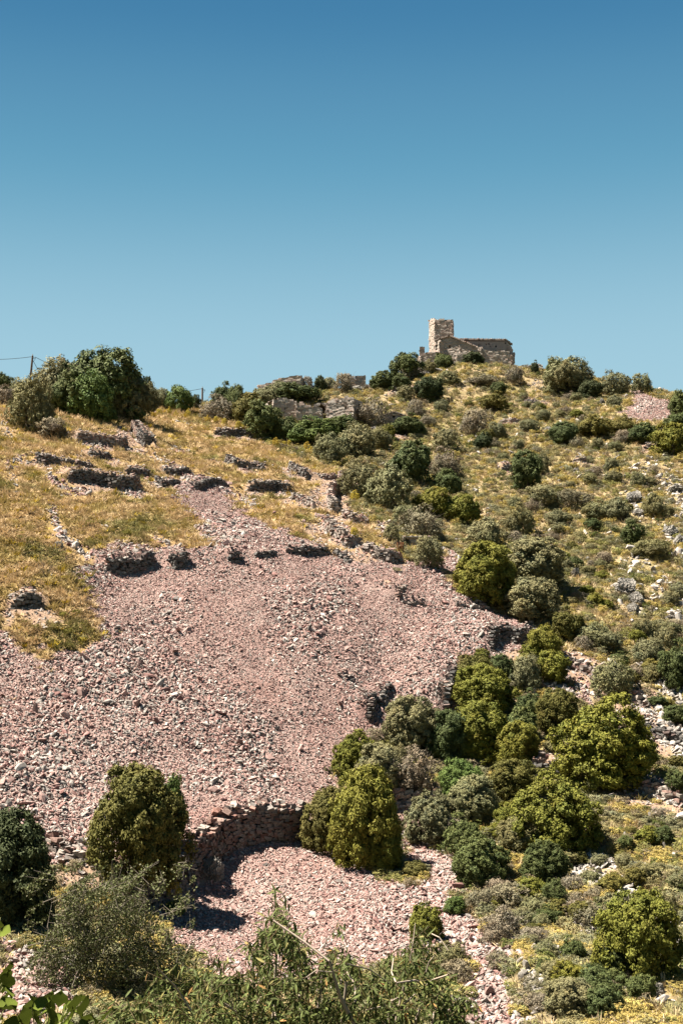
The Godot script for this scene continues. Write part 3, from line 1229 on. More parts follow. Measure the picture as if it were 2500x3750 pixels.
	mesh.add_surface_from_arrays(Mesh.PRIMITIVE_TRIANGLES, arr)
	var g := MeshInstance3D.new()
	g.name = "hillside_ground"
	g.mesh = mesh
	g.material_override = M.ground
	add_child(g)
	tag(g, "steep dry hillside of red soil, scree and grass", "hillside", "", "structure")
	tris += idx.size() / 3


# ------------------------------------------------------------------ the hilltop tower and house
func build_hilltop() -> void:
	rng.seed = 900
	var t := thing("stone_tower", at_depth(1627, 1338, 259), "square pale stone tower with a ragged top, standing behind the gabled house on the hilltop", "tower")
	var fr := slab_frame(1594, 1250, 257.0, -0.22)
	wall_slab(t, "wall", fr, [1594, 1300, 1594, 1176, 1600, 1172, 1612, 1170, 1630, 1171, 1645, 1170, 1651, 1173, 1655, 1172, 1655, 1300], 1.5, [[1625, 1172, 1633, 1181]], 1.15)
	var lf := slab_frame(1594, 1250, 257.0, -1.15)
	wall_slab(t, "side_wall", lf, [1573, 1300, 1573, 1172, 1580, 1168, 1588, 1170, 1593, 1172, 1593, 1300], 1.0, [], 1.15)

	var h := thing("stone_house", at_depth(1646, 1330, 250), "stone house with a low gable and one small dark window, in front of the tower", "house")
	var hf := slab_frame(1646, 1300, 250.0, -0.42)
	wall_slab(h, "gable_wall", hf, [1611, 1345, 1611, 1245, 1646, 1233, 1683, 1247, 1684, 1345], 7.0, [[1641, 1265, 1651, 1277]], 1.0)
	var hs := slab_frame(1611, 1300, 250.0, -1.05)
	wall_slab(h, "side_wall", hs, [1590, 1345, 1590, 1256, 1600, 1249, 1610, 1246, 1610, 1345], 1.0, [[1596, 1262, 1602, 1282]], 1.0)
	wall_slab(h, "lean_to_wall", hf, [1685, 1345, 1685, 1249, 1738, 1270, 1760, 1272, 1760, 1345], 4.0, [], 1.0)
	roof_strip("roof", hf, 1592, 1250, 1646, 1232.5, 0.22, 0.45, -7.0, 0.15, M.tile, h)
	roof_strip("roof", hf, 1646.2, 1232.5, 1686, 1247.5, 0.22, 0.45, -7.0, 0.15, M.tile, h)
	roof_strip("lean_to_roof", hf, 1686, 1249, 1740, 1270, 0.2, 0.4, -4.0, 0.2, M.tile, h)

	var l := thing("stone_house", at_depth(1790, 1285, 253), "long low plastered house wing with a tiled roof edge, right of the tower", "house")
	var lfz := slab_frame(1780, 1270, 253.0, -0.32)
	wall_slab(l, "wall", lfz, [1700, 1320, 1700, 1249, 1853, 1250, 1853, 1320], 5.0, [[1749, 1259, 1760, 1273], [1777, 1257, 1780, 1264], [1785, 1257, 1792, 1262], [1793, 1266, 1796, 1271], [1812, 1265, 1817, 1272], [1846, 1254, 1852, 1260]], 1.0, M.plaster, false)
	box_part("window_panel", Vector3(0.5, 0.62, 0.06), lfz * Transform3D(Basis(), Vector3(on_plane(lfz, 1754.5, 1266).x, on_plane(lfz, 1754.5, 1266).y, -0.3)), M.shutter, l)
	roof_strip("roof", lfz, 1683, 1246, 1854, 1248, 0.3, 0.28, -5.2, 0.25, M.tile, l)
	wall_slab(l, "broken_wall", slab_frame(1850, 1270, 252.2, -0.2), [1830, 1320, 1834, 1262, 1856, 1262, 1862, 1268, 1868, 1272, 1874, 1284, 1878, 1296, 1879, 1320], 2.5, [], 1.2)

	var b := thing("retaining_wall", at_depth(1820, 1338, 248), "big coursed stone retaining wall below the long house wing", "stone wall")
	b.set_meta("kind", "thing")
	wall_slab(b, "wall", slab_frame(1800, 1320, 247.5, -0.22), [1761, 1352, 1761, 1284, 1800, 1286, 1838, 1284, 1862, 1290, 1872, 1300, 1874, 1352], 2.5, [], 1.1)
	wall_slab(b, "recessed_wall", slab_frame(1720, 1320, 248.6, 0.05), [1686, 1350, 1688, 1305, 1700, 1300, 1760, 1296, 1760, 1350], 1.0, [], 1.0)
	wall_slab(b, "pier", slab_frame(1680, 1320, 248.0, 0.0), [1673, 1352, 1674, 1300, 1690, 1298, 1694, 1352], 0.8, [], 1.0)

	var y := thing("yard_wall", at_depth(1560, 1335, 249), "low yard wall with a stub pillar, left of the gabled house", "stone wall")
	y.set_meta("kind", "thing")
	wall_slab(y, "wall", slab_frame(1560, 1320, 248.5, -0.2), [1541, 1375, 1538, 1306, 1552, 1294, 1597, 1288, 1608, 1290, 1608, 1375], 0.7, [], 1.0)
	wall_slab(y, "side_wall", slab_frame(1541, 1320, 248.5, -0.95), [1527, 1375, 1526, 1306, 1537, 1303, 1540, 1304, 1540, 1375], 0.6, [], 1.0)
	wall_slab(y, "pillar", slab_frame(1544, 1290, 249.5, -0.1), [1537, 1310, 1538, 1272, 1545, 1268, 1551, 1275, 1552, 1310], 0.8, [], 0.9)


func build_hamlet() -> void:
	rng.seed = 950
	var a := thing("ruined_house", at_depth(1050, 1430, 214), "roofless ruin on the skyline with a stepped broken wall, above the dark low bushes", "ruin")
	wall_slab(a, "wall", slab_frame(1050, 1410, 214.0, -0.2), [1000, 1450, 1000, 1393, 1015, 1389, 1035, 1386, 1050, 1382, 1070, 1378, 1086, 1374, 1094, 1375, 1101, 1378, 1101, 1450], 2.5, [], 1.25, null, true, 1.15)
	wall_slab(a, "low_wall", slab_frame(975, 1415, 216.0, -0.25), [948, 1450, 949, 1413, 962, 1408, 980, 1405, 999, 1403, 999, 1450], 1.0, [], 1.1, null, true, 1.15)

	var g := thing("ruined_house", at_depth(1045, 1520, 189), "ruined gabled house with a small two-stile window, behind the thicket", "ruin")
	var gf := slab_frame(1045, 1500, 188.0, -0.1)
	wall_slab(g, "gable_wall", gf, [1004, 1535, 1004, 1470, 1020, 1463, 1038, 1455, 1060, 1463, 1081, 1472, 1083, 1535], 4.0, [[1042, 1489, 1045, 1500], [1046.5, 1489, 1050, 1500]], 1.0)
	box_part("window_stile", Vector3(0.06, 0.5, 0.1), gf * Transform3D(Basis(), Vector3(on_plane(gf, 1045.7, 1494.5).x, on_plane(gf, 1045.7, 1494.5).y, 0.02)), M.concrete, g)
	wall_slab(g, "side_wall", slab_frame(1003, 1500, 188.0, -0.85), [975, 1530, 975, 1478, 985, 1472, 998, 1464, 1003, 1469, 1003, 1535], 0.8, [], 1.0)
	roof_strip("roof_edge", gf, 980, 1478, 1004, 1466, 0.12, 0.1, -2.5, 0.0, M.tile, g)

	var v := thing("ruined_vault", at_depth(1130, 1515, 187), "broken low ruin with a black arched vault opening, between the two other ruins", "ruin")
	var vf := slab_frame(1130, 1500, 186.0, -0.15)
	wall_slab(v, "wall", vf, [1088, 1535, 1088, 1478, 1100, 1474, 1112, 1474, 1122, 1487, 1140, 1491, 1155, 1492, 1172, 1491, 1177, 1520, 1177, 1535], 1.2, [[1083.5, 1494, 1088.5, 1515]], 1.1)
	# the vault: a barrel of stone with a black mouth
	var arch := thing("stone_vault", at_depth(1178, 1500, 190), "half-buried arched stone vault with a dark mouth above the broken wall", "vault")
	var af := slab_frame(1178, 1497, 188.6, -0.1)
	var pts := [1150, 1512, 1152, 1482, 1162, 1476, 1178, 1474, 1192, 1476, 1202, 1480, 1203, 1512, 1194.5, 1512]
	for k in 9:
		var an := PI * k / 8.0
		pts.append_array([1176 + 17.5 * cos(an), 1499 - 21.0 * sin(an)])
	pts.append_array([1157.5, 1512])
	wall_slab(arch, "arch", af, pts, 3.2, [], 0.9)
	wall_slab(arch, "back_wall", slab_frame(1178, 1497, 191.6, 0.0), [1150, 1512, 1152, 1478, 1200, 1478, 1201, 1512], 0.5, [], 0.9, M.mortar, false)

	var w := thing("ruined_house", at_depth(1247, 1520, 188), "tall pale ruin wall with two small square windows one above the other", "ruin")
	wall_slab(w, "wall", slab_frame(1247, 1500, 187.0, -0.42), [1199, 1535, 1200, 1474, 1215, 1465, 1231, 1458, 1240, 1462, 1245, 1466, 1258, 1458, 1271, 1453, 1283, 1455, 1293, 1458, 1293, 1535], 3.0, [[1263, 1474, 1270.5, 1483], [1261, 1489, 1271, 1499.5]], 1.0, null, true, 1.05)

	var s := thing("ruined_wall", at_depth(1280, 1395, 226), "square wall stump and low parapet on the skyline left of the pale cliff", "ruin")
	wall_slab(s, "wall", slab_frame(1272, 1390, 225.0, -0.1), [1254, 1425, 1254, 1370, 1262, 1369, 1280, 1370, 1284, 1375, 1292, 1379, 1292, 1425], 2.0, [], 1.0)
	wall_slab(s, "parapet", slab_frame(1318, 1390, 228.0, 0.0), [1300, 1420, 1300, 1377, 1318, 1376, 1336, 1376, 1336, 1420], 0.8, [], 1.0)

	var up := place(1440, 1558)
	var u := thing("stone_hut", up, "tiny stone hut with a gable and a square dark window, half hidden by bushes", "hut")
	var uf := slab_frame(1440, 1540, -up.z - 0.5, -0.2)
	wall_slab(u, "wall", uf, [1402, 1610, 1402, 1524, 1421, 1515, 1443, 1511, 1462, 1516, 1478, 1524, 1478, 1610], 3.0, [[1437, 1521, 1448, 1530]], 1.0)
	roof_strip("roof", uf, 1398, 1525, 1443, 1510.5, 0.14, 0.3, -3.0, 0.2, M.tile, u)
	roof_strip("roof", uf, 1443.3, 1510.5, 1482, 1524, 0.14, 0.3, -3.0, 0.2, M.tile, u)

	# shelter with a concrete slab and a rusty gate
	var sp := place(1530, 2008)
	var c := thing("stone_shelter", sp, "small stone shelter with a flat concrete roof slab and dark doorway, behind the lone tree", "shelter")
	var cf := slab_frame(1530, 1990, -sp.z, 0.0)
	wall_slab(c, "wall", cf, [1478, 2020, 1478, 1969, 1582, 1969, 1582, 2020], 2.2, [[1479.5, 1971, 1495, 2012]], 0.9)
	roof_strip("roof_slab", cf, 1476, 1969, 1584, 1969, 0.1, 0.35, -2.4, 0.05, M.concrete, c)
	var gp := place(1466, 2030)
	var e := thing("rusty_gate", gp, "narrow rusty iron gate left of the concrete-roofed shelter", "gate")
	var gate := slab_frame(1466, 2030, -gp.z, 0.25)
	var foot := on_plane(gate, 1455, 2030)
	for px in [1455, 1468, 1475.5]:
		var q := on_plane(gate, px, 2008)
		box_part("post", Vector3(0.07, 1.05, 0.07), gate * Transform3D(Basis(), Vector3(q.x, q.y, 0)), M.rust, e)
	var ga := on_plane(gate, 1458, 2022)
	var gb := on_plane(gate, 1475, 2000)
	box_part("panel", Vector3(absf(gb.x - ga.x), absf(gb.y - ga.y), 0.03), gate * Transform3D(Basis(), Vector3((ga.x + gb.x) * 0.5, (ga.y + gb.y) * 0.5, 0.05)), M.rust, e)
	for k in 5:
		box_part("bar", Vector3(0.02, 0.9, 0.02), gate * Transform3D(Basis(), Vector3(lerpf(ga.x, gb.x, k / 4.0), foot.y + 0.55, 0.08)), M.rust, e)

	# belfry of a chapel behind the big oak
	var bp := at_depth(233, 1337, 200)
	var bell := thing("belfry", bp, "top of a small pinkish belfry with a thin cross, behind the big dark tree", "belfry")
	var bm := mat(0.52, 0.40, 0.36)
	var org := Transform3D(Basis(Vector3.UP, 0.3), bp)
	for sx in [-1.0, 1.0]:
		for sz in [-1.0, 1.0]:
			box_part("pillar", Vector3(0.16, 0.42, 0.16), org * Transform3D(Basis(), Vector3(sx * 0.15, 0.1, sz * 0.15)), bm, bell)
	box_part("top_block", Vector3(0.48, 0.62, 0.48), org * Transform3D(Basis(), Vector3(0, 0.6, 0)), bm, bell)
	box_part("base", Vector3(0.6, 6.0, 0.6), org * Transform3D(Basis(), Vector3(0, -3.1, 0)), bm, bell)
	box_part("cap", Vector3(0.54, 0.08, 0.54), org * Transform3D(Basis(), Vector3(0, 0.95, 0)), bm, bell)
	box_part("cross_post", Vector3(0.05, 0.62, 0.05), org * Transform3D(Basis(), Vector3(0.05, 1.3, 0)), M.cable, bell)
	box_part("cross_arm", Vector3(0.24, 0.05, 0.04), org * Transform3D(Basis(), Vector3(0.05, 1.42, 0.0)), M.cable, bell)


func wire(a: Vector3, b: Vector3, sag: float, label: String) -> void:
	var st := SurfaceTool.new()
	st.begin(Mesh.PRIMITIVE_TRIANGLES)
	var prev := Vector3.ZERO
	for k in range(1, 17):
		var u := k / 16.0
		var p := (b - a) * u - Vector3(0, sag * 4.0 * u * (1.0 - u), 0)
		tube(st, prev, p, 0.03, 0.03, 4)
		prev = p
	var o := part("power_line", st.commit(), M.cable, self, Transform3D(Basis(), a))
	o.name = numbered("power_line")
	tag(o, label, "cable")


func pole(top: Vector3, tall: float, lean: float, label: String) -> void:
	var t := thing("utility_pole", top - Vector3(-lean, tall, 0), label, "utility pole")
	var st := SurfaceTool.new()
	st.begin(Mesh.PRIMITIVE_TRIANGLES)
	tube(st, Vector3.ZERO, Vector3(-lean, tall, 0), 0.19, 0.12, 8)
	part("post", st.commit(), mat(0.17, 0.115, 0.085), t)
	var s2 := SurfaceTool.new()
	s2.begin(Mesh.PRIMITIVE_TRIANGLES)
	tube(s2, Vector3(-lean, tall - 0.3, 0.12), Vector3(-lean + 0.42, tall - 0.32, 0.12), 0.05, 0.05, 5)
	part("bracket", s2.commit(), M.cable, t)
	var s3 := SurfaceTool.new()
	s3.begin(Mesh.PRIMITIVE_TRIANGLES)
	tube(s3, Vector3(-lean, tall - 0.02, 0), Vector3(-lean, tall + 0.22, 0), 0.06, 0.05, 6)
	part("cap", s3.commit(), M.concrete, t)
	var s4 := SurfaceTool.new()
	s4.begin(Mesh.PRIMITIVE_TRIANGLES)
	tube(s4, Vector3(-lean + 0.1, tall - 0.8, 0.14), Vector3(-lean + 0.42, tall - 0.4, 0.14), 0.022, 0.022, 4)
	part("drop_cable", s4.commit(), M.cable, t)


func build_poles() -> void:
	var d := 178.0
	var top := at_depth(120.5, 1303, d)
	pole(top, 7.6, -0.55, "slightly leaning wooden utility pole on the left skyline, left of the big dark tree")
	wire(at_depth(-260, 1290, d), at_depth(119, 1306, d), 0.62, "sagging power line running off the left edge of the picture")
	wire(at_depth(129, 1307, d), at_depth(260, 1362, d + 2), 0.12, "power line sloping from the leaning pole into the bushes")
	wire(at_depth(123, 1322, d), at_depth(150, 1372, d), 0.02, "thin stay cable beside the leaning utility pole")
	var e := 208.0
	pole(at_depth(741.5, 1421, e), 6.5, 0.0, "short wooden utility pole on the skyline right of the green bushes")
	wire(at_depth(620, 1438, e - 8), at_depth(740, 1423, e), 0.1, "short stretch of power line reaching the right-hand pole")


# ------------------------------------------------------------------ trees and bushes
func build_trees() -> void:
	rng.seed = 1200
	var table := [
		# the left skyline
		["A", 368, 1545, 275, 250, "big dark dome-shaped oak, the tallest tree on the left skyline", "oak_tree", "tree"],
		["C", 105, 1592, 158, 205, "grey-green olive tree standing forward at the left, throwing a black shadow", "olive_tree", "tree"],
		["C", 200, 1505, 178, 178, "grey-green tree at the foot of the leaning pole", "olive_tree", "tree"],
		["A", 243, 1535, 138, 158, "mid-green bush in front of the big dark oak's left side", "bush", "bush"],
		["G", 330, 1553, 178, 175, "leafy green fig tree in front of the big dark oak", "fig_tree", "tree"],
		["D", 415, 1545, 95, 140, "thin twiggy shrub between the fig tree and the brown-grey olive", "shrub", "shrub"],
		["C", 478, 1553, 178, 168, "broad brown-grey olive tree right of the leafy fig", "olive_tree", "tree"],
		["K", 540, 1505, 46, 122, "small dark pointed cypress on the left skyline", "cypress_tree", "tree"],
		["C", 594, 1505, 76, 80, "pale grey-green bush right of the small cypress", "bush", "bush"],
		["G", 662, 1518, 100, 102, "round green bush left of the right-hand pole", "bush", "bush"],
		["K", 717, 1502, 36, 54, "small dark bush at the foot of the right-hand pole", "bush", "bush"],
		["A", 14, 1435, 76, 90, "dark leafy tree cut by the left edge on the skyline", "tree", "tree"],
		["D", 15, 1490, 82, 78, "brown shrub below the dark tree at the left edge", "shrub", "shrub"],
		["C", 77, 1445, 88, 80, "low grey-green bush on the skyline left of the leaning pole", "bush", "bush"],
		["D", 185, 1605, 115, 70, "dark brown shrub in the shadow right of the forward olive tree", "shrub", "shrub"],
		# the middle skyline
		["A", 820, 1534, 95, 130, "tall green bush right of the right-hand pole", "bush", "bush"],
		["D", 793, 1548, 120, 98, "broad brown-grey shrub in front of the tall green bush", "shrub", "shrub"],
		["A", 862, 1543, 74, 124, "narrow dark green bush behind the broad brown-grey shrub", "bush", "bush"],
		["F", 912, 1568, 120, 124, "dark brownish bush left of the dark round thicket", "bush", "bush"],
		["A", 960, 1620, 136, 140, "dark round bush at the left end of the thicket under the ruins", "bush", "bush"],
		["C", 968, 1485, 92, 64, "grey bush on the skyline left of the roofless ruin", "bush", "bush"],
		["A", 1085, 1482, 176, 68, "wide dark low bush under the skyline ruin", "bush", "bush"],
		["C", 1025, 1470, 90, 70, "grey-green bush at the left foot of the skyline ruin", "bush", "bush"],
		["D", 1123, 1430, 52, 60, "nearly bare pale shrub right of the skyline ruin", "shrub", "shrub"],
		["K", 1172, 1428, 44, 64, "small dark tree on the skyline right of the bare shrub", "tree", "tree"],
		["C", 1205, 1438, 58, 54, "pale green bush between the small dark tree and the twiggy shrub", "bush", "bush"],
		["D", 1257, 1447, 66, 76, "twiggy brown shrub in front of the square wall stump", "shrub", "shrub"],
		["A", 1052, 1615, 92, 86, "green bush in the thicket under the gabled ruin", "bush", "bush"],
		["G", 1150, 1637, 178, 98, "bright leafy fig mass in the thicket under the vault", "fig_tree", "tree"],
		["A", 1248, 1606, 132, 82, "dark green bush under the ruin wall with two windows", "bush", "bush"],
		["C", 1204, 1704, 108, 112, "grey olive tree at the lower front of the thicket", "olive_tree", "tree"],
		["C", 1312, 1690, 150, 132, "wide grey olive tree right of the front olive", "olive_tree", "tree"],
		["D", 1360, 1578, 118, 115, "brown-green scrub left of the tiny hut", "shrub", "shrub"],
		["C", 1390, 1652, 76, 84, "slim grey-green bush right of the wide olive", "bush", "bush"],
		# the gully
		["C", 1425, 1880, 180, 168, "large round olive-green tree below the thicket in the gully", "olive_tree", "tree"],
		["C", 1310, 1832, 138, 145, "loose grey-green bush left of the large round olive tree", "bush", "bush"],
		["A", 1507, 1778, 158, 155, "large dark olive tree above the large round one", "olive_tree", "tree"],
		["D", 1620, 1758, 118, 116, "brown shrub right of the large dark olive tree", "shrub", "shrub"],
		["A", 1640, 1820, 98, 96, "compact dark green bush below the brown shrub", "bush", "bush"],
		["B", 1590, 1905, 120, 110, "bright yellow-green bush, left one above the dead grey branches", "bush", "bush"],
		["B", 1690, 1930, 120, 110, "bright yellow-green bush, right one above the dead grey branches", "bush", "bush"],
		["D", 1548, 1985, 160, 130, "leafless grey shrub with bare branches behind the shelter", "dead_shrub", "shrub"],
		["C", 1490, 1935, 100, 90, "grey-green bush left of the leafless grey shrub", "bush", "bush"],
		["C", 1570, 2092, 112, 120, "lone round tree on the rubble beside the shelter, with a long shadow", "tree", "tree"],
		["C", 1434, 1988, 64, 66, "small loose grey bush above the rusty gate", "bush", "bush"],
		["C", 1778, 2018, 160, 112, "grey-green bush above the yellow-topped bush", "bush", "bush"],
		["B", 1770, 2218, 228, 212, "yellow-topped dark green bush at the edge of the scree", "bush", "bush"],
		["C", 1940, 2150, 245, 165, "wide grey-green tree right of the yellow-topped bush", "tree", "tree"],
		["C", 1950, 2285, 202, 160, "grey-green bush below the wide grey-green tree", "bush", "bush"],
		["F", 2075, 2358, 116, 126, "brownish green bush right above the curved enclosure", "bush", "bush"],
		["B", 1995, 2416, 126, 116, "bright green bush just right of the curved enclosure", "bush", "bush"],
		["B", 2025, 2514, 116, 120, "bright green round bush below the one by the enclosure", "bush", "bush"],
		["C", 2185, 2382, 142, 95, "low grey bush right of the brownish green bush", "bush", "bush"],
		# the hill under the tower
		["A", 1485, 1340, 122, 104, "dark dense tree left of the tower on the hilltop", "tree", "tree"],
		["A", 1382, 1371, 58, 56, "small round dark tree left of the dense hilltop tree", "tree", "tree"],
		["C", 1572, 1292, 52, 54, "olive bush against the left side of the gabled house", "bush", "bush"],
		["A", 1402, 1434, 94, 72, "green bush below the pale cliff", "bush", "bush"],
		["A", 1467, 1428, 74, 54, "small green bush right of the one below the pale cliff", "bush", "bush"],
		["D", 1500, 1385, 82, 60, "brown rounded shrub under the yard wall's left end", "shrub", "shrub"],
		["A", 1624, 1344, 78, 60, "dark bush in front of the gabled house", "bush", "bush"],
		["K", 1730, 1326, 74, 46, "dark bush hanging on the recessed wall beside the big retaining wall", "bush", "bush"],
		["K", 1570, 1473, 106, 86, "very dark round bush on the slope below the tower", "bush", "bush"],
		["F", 1805, 1512, 106, 76, "dark olive-brown round bush right below the hilltop", "bush", "bush"],
		["A", 1826, 1452, 60, 50, "small dark bush above the olive-brown round bush", "bush", "bush"],
		["D", 1875, 1410, 64, 74, "grey-brown shrub below the right end of the big retaining wall", "shrub", "shrub"],
		["K", 1956, 1372, 30, 50, "tiny dark upright bush beside the skyline boulder", "bush", "bush"],
		["D", 1738, 1602, 118, 98, "purplish brown twiggy shrub in the middle of the hill", "shrub", "shrub"],
		["C", 1632, 1668, 98, 90, "dark grey-green bush below the purplish brown shrub", "bush", "bush"],
		["A", 1488, 1602, 108, 84, "leafy green bush right of the tiny hut", "bush", "bush"],
		["C", 1620, 1524, 62, 58, "small grey bush below the very dark round bush", "bush", "bush"],
		["D", 1520, 1535, 68, 68, "brown-grey bush above the leafy green one by the hut", "shrub", "shrub"],
		["D", 1563, 1570, 62, 50, "low brown bush right of the leafy green one by the hut", "shrub", "shrub"],
		["C", 1820, 1610, 66, 62, "dark grey bush right of the purplish brown shrub", "bush", "bush"],
		["C", 1937, 1586, 72, 54, "low grey bush right of the short pale stone row", "bush", "bush"],
		["C", 1485, 1468, 70, 54, "low grey-green bush under the hill's terrace wall", "bush", "bush"],
		["K", 1765, 1648, 60, 60, "dark bush on the slope below the dark grey one", "bush", "bush"],
		["C", 1640, 1410, 80, 50, "low grey-green bush on the slope just under the gabled house", "bush", "bush"],
		["D", 1770, 1415, 110, 44, "low grey patch of shrub below the big retaining wall", "shrub", "shrub"],
		# the right skyline and slope
		["C", 2065, 1456, 172, 142, "biggest grey olive tree on the right skyline", "olive_tree", "tree"],
		["A", 2034, 1402, 74, 84, "dark tree top behind the biggest olive of the right skyline", "tree", "tree"],
		["K", 2157, 1465, 80, 68, "dark green bush right of the biggest skyline olive", "bush", "bush"],
		["C", 2258, 1460, 110, 100, "rounded olive tree left of the small skyline scree", "olive_tree", "tree"],
		["C", 2350, 1446, 76, 74, "small olive tree alone on the skyline at the head of the small scree", "olive_tree", "tree"],
		["A", 2490, 1535, 92, 96, "green tree at the right edge of the skyline", "tree", "tree"],
		["D", 2090, 1468, 58, 34, "low tan shrub under the biggest skyline olive", "shrub", "shrub"],
		["A", 2070, 1636, 96, 86, "dark green shrub, left one of the dark pair on the right slope", "shrub", "shrub"],
		["F", 2165, 1608, 112, 80, "golden-brown shrub, right one of the dark pair on the right slope", "shrub", "shrub"],
		["F", 2273, 1596, 98, 64, "low golden-brown shrub below the small skyline scree", "shrub", "shrub"],
		["A", 2356, 1626, 104, 74, "mid-green shrub left of the bright bush at the right edge", "shrub", "shrub"],
		["D", 2282, 1625, 70, 46, "low grey-brown shrub under the low golden-brown one", "shrub", "shrub"],
		["B", 2465, 1674, 152, 118, "bright green bush cut by the right edge, below the skyline", "bush", "bush"],
		["A", 2480, 1594, 108, 76, "dark green bush behind the bright one at the right edge", "bush", "bush"],
		["C", 2188, 1644, 46, 38, "small dark shrub below the golden-brown one", "shrub", "shrub"],
		["C", 1990, 1550, 56, 54, "small grey shrub in the yellow scrub right of the pale stone row", "shrub", "shrub"],
		["D", 2065, 1527, 50, 44, "small brown shrub above the dark pair", "shrub", "shrub"],
		["C", 2244, 1495, 50, 46, "small grey shrub left of the skyline scree's foot", "shrub", "shrub"],
		["C", 2246, 1775, 64, 52, "grey shrub above the paler rocks, left one of two", "shrub", "shrub"],
		["C", 2333, 1790, 58, 60, "grey shrub above the paler rocks, right one of two", "shrub", "shrub"],
		["A", 1932, 1804, 112, 144, "tall dark green bush standing alone on the right hill", "bush", "bush"],
		["C", 1988, 1745, 62, 86, "grey-green bush behind the tall lone dark green bush", "bush", "bush"],
		["C", 1990, 1868, 122, 90, "olive-grey bush below the tall lone dark green bush", "bush", "bush"],
		["C", 1905, 1966, 102, 120, "upright olive-grey bush on the lower right hill", "bush", "bush"],
		["C", 2042, 1926, 88, 56, "low dark grey bush right of the upright olive-grey one", "bush", "bush"],
		["C", 2185, 1904, 96, 70, "spreading low bush, left one beside the pale rock outcrops", "bush", "bush"],
		["C", 2258, 1908, 104, 80, "spreading low bush, right one touching the pale rock outcrops", "bush", "bush"],
		["D", 2110, 1860, 150, 70, "wide brown-grey heath patch left of the spreading low bushes", "shrub", "shrub"],
		["C", 2390, 1898, 86, 86, "grey-green bush right of the upper pale rock outcrops", "bush", "bush"],
		["A", 2315, 2006, 92, 92, "dark green bush below the upper pale outcrops", "bush", "bush"],
		["C", 2390, 2052, 136, 82, "grey bush right of the dark green one below the outcrops", "bush", "bush"],
		["C", 2209, 2068, 62, 50, "small dark grey bush alone in the dry grass", "bush", "bush"],
		["C", 2360, 2352, 84, 92, "olive-grey bush below the big white knobbly outcrop", "bush", "bush"],
		["C", 2430, 2376, 96, 84, "olive-grey bush right of the one below the big outcrop", "bush", "bush"],
		["C", 2375, 2434, 118, 88, "low grey-green bush left of the dark bush at the right edge", "bush", "bush"],
		["A", 2478, 2535, 136, 176, "dark green tree cut by the right edge, midway down", "tree", "tree"],
		["C", 2480, 2190, 66, 54, "grey shrub cut by the right edge, right of the big white outcrop", "shrub", "shrub"],
		# the dense growth right of the scree
		["F", 1742, 2525, 130, 118, "golden-brown bush top at the end of the scree", "bush", "bush"],
		["B", 1778, 2625, 230, 175, "upper bright olive-green bush right of the steep scree end", "bush", "bush"],
		["B", 1765, 2790, 205, 200, "lower bright olive-green bush right of the steep scree end", "bush", "bush"],
		["B", 1890, 2806, 160, 148, "olive-green bush with deep shade on its right, in the thicket's middle", "bush", "bush"],
		["C", 1512, 2765, 205, 196, "grey-green rounded bush at the right edge of the scree's lower part", "bush", "bush"],
		["A", 1640, 2808, 165, 186, "dark green bush right of the grey-green rounded one", "bush", "bush"],
		["A", 1905, 2750, 138, 146, "dark bush between the bright olive-green ones and the brown-green one", "bush", "bush"],
		["A", 1942, 2645, 98, 112, "small dark bush above the brown-green one", "bush", "bush"],
		["F", 2040, 2695, 155, 156, "brown-green bush left of the huge round one", "bush", "bush"],
		["B", 2205, 2898, 360, 312, "huge round green bush, the largest on the right slope", "bush", "bush"],
		["C", 1920, 2530, 112, 120, "pale grey-green bush left of the bright green round one", "bush", "bush"],
		["A", 1838, 2506, 84, 100, "dark green bush left of the pale grey-green one", "bush", "bush"],
		["C", 2245, 2560, 150, 138, "loose open bush above the huge round one", "bush", "bush"],
		["A", 2475, 2660, 88, 70, "green bush at the right edge beside the broad stone wall", "bush", "bush"],
		["A", 2482, 2905, 78, 80, "dark bush cut by the right edge, below the sunlit wall", "bush", "bush"],
		["B", 1300, 2856, 162, 162, "olive-green bush, left one of the three at the scree's lower right corner", "bush", "bush"],
		["C", 1390, 2922, 198, 180, "grey-green bush, middle one of the three at the scree's lower right corner", "bush", "bush"],
		["D", 1515, 2895, 170, 148, "grey-brown bush, right one of the three at the scree's lower right corner", "bush", "bush"],
		["G", 1690, 2964, 158, 166, "light green leafy bush below the dark green one", "bush", "bush"],
		["C", 1725, 3016, 188, 158, "grey-green bush under the light green leafy one", "bush", "bush"],
		["F", 1890, 2935, 190, 140, "brown-olive bush left of the rounded stone wall", "bush", "bush"],
		["B", 2040, 3140, 305, 275, "big dark green bush below the rounded stone wall", "bush", "bush"],
		["B", 1862, 3044, 96, 96, "small yellowish green bush left of the big dark green one", "bush", "bush"],
		["C", 1900, 3136, 160, 138, "grey-green bush at the left foot of the big dark green one", "bush", "bush"],
		["A", 1990, 3232, 168, 138, "dark bush at the lower foot of the big dark green one", "bush", "bush"],
		["A", 1700, 3146, 138, 148, "mid-green bush above the shaded hollow at the rubble's right", "bush", "bush"],
		["A", 1765, 3252, 205, 178, "dark round bush over the black hollow, right of the lower rubble", "bush", "bush"],
		["C", 1572, 3100, 182, 178, "loose grey-green bush between the shaded rubble and the dark round bush", "bush", "bush"],
		["B", 2335, 3606, 296, 300, "large round green tree near the lower right corner", "tree", "tree"],
		["A", 2235, 3606, 156, 124, "dark shrub at the left foot of the large lower right tree", "shrub", "shrub"],
		["C", 2410, 3405, 138, 128, "grey-green bush behind the large lower right tree", "bush", "bush"],
		["D", 1875, 3330, 158, 86, "tan heather shrub below the dark round bush", "shrub", "shrub"],
		["D", 1840, 3456, 148, 126, "grey-brown heather shrub left of the white stones", "shrub", "shrub"],
		["A", 2033, 3325, 96, 90, "small dark shrub left of the white rubble bank", "shrub", "shrub"],
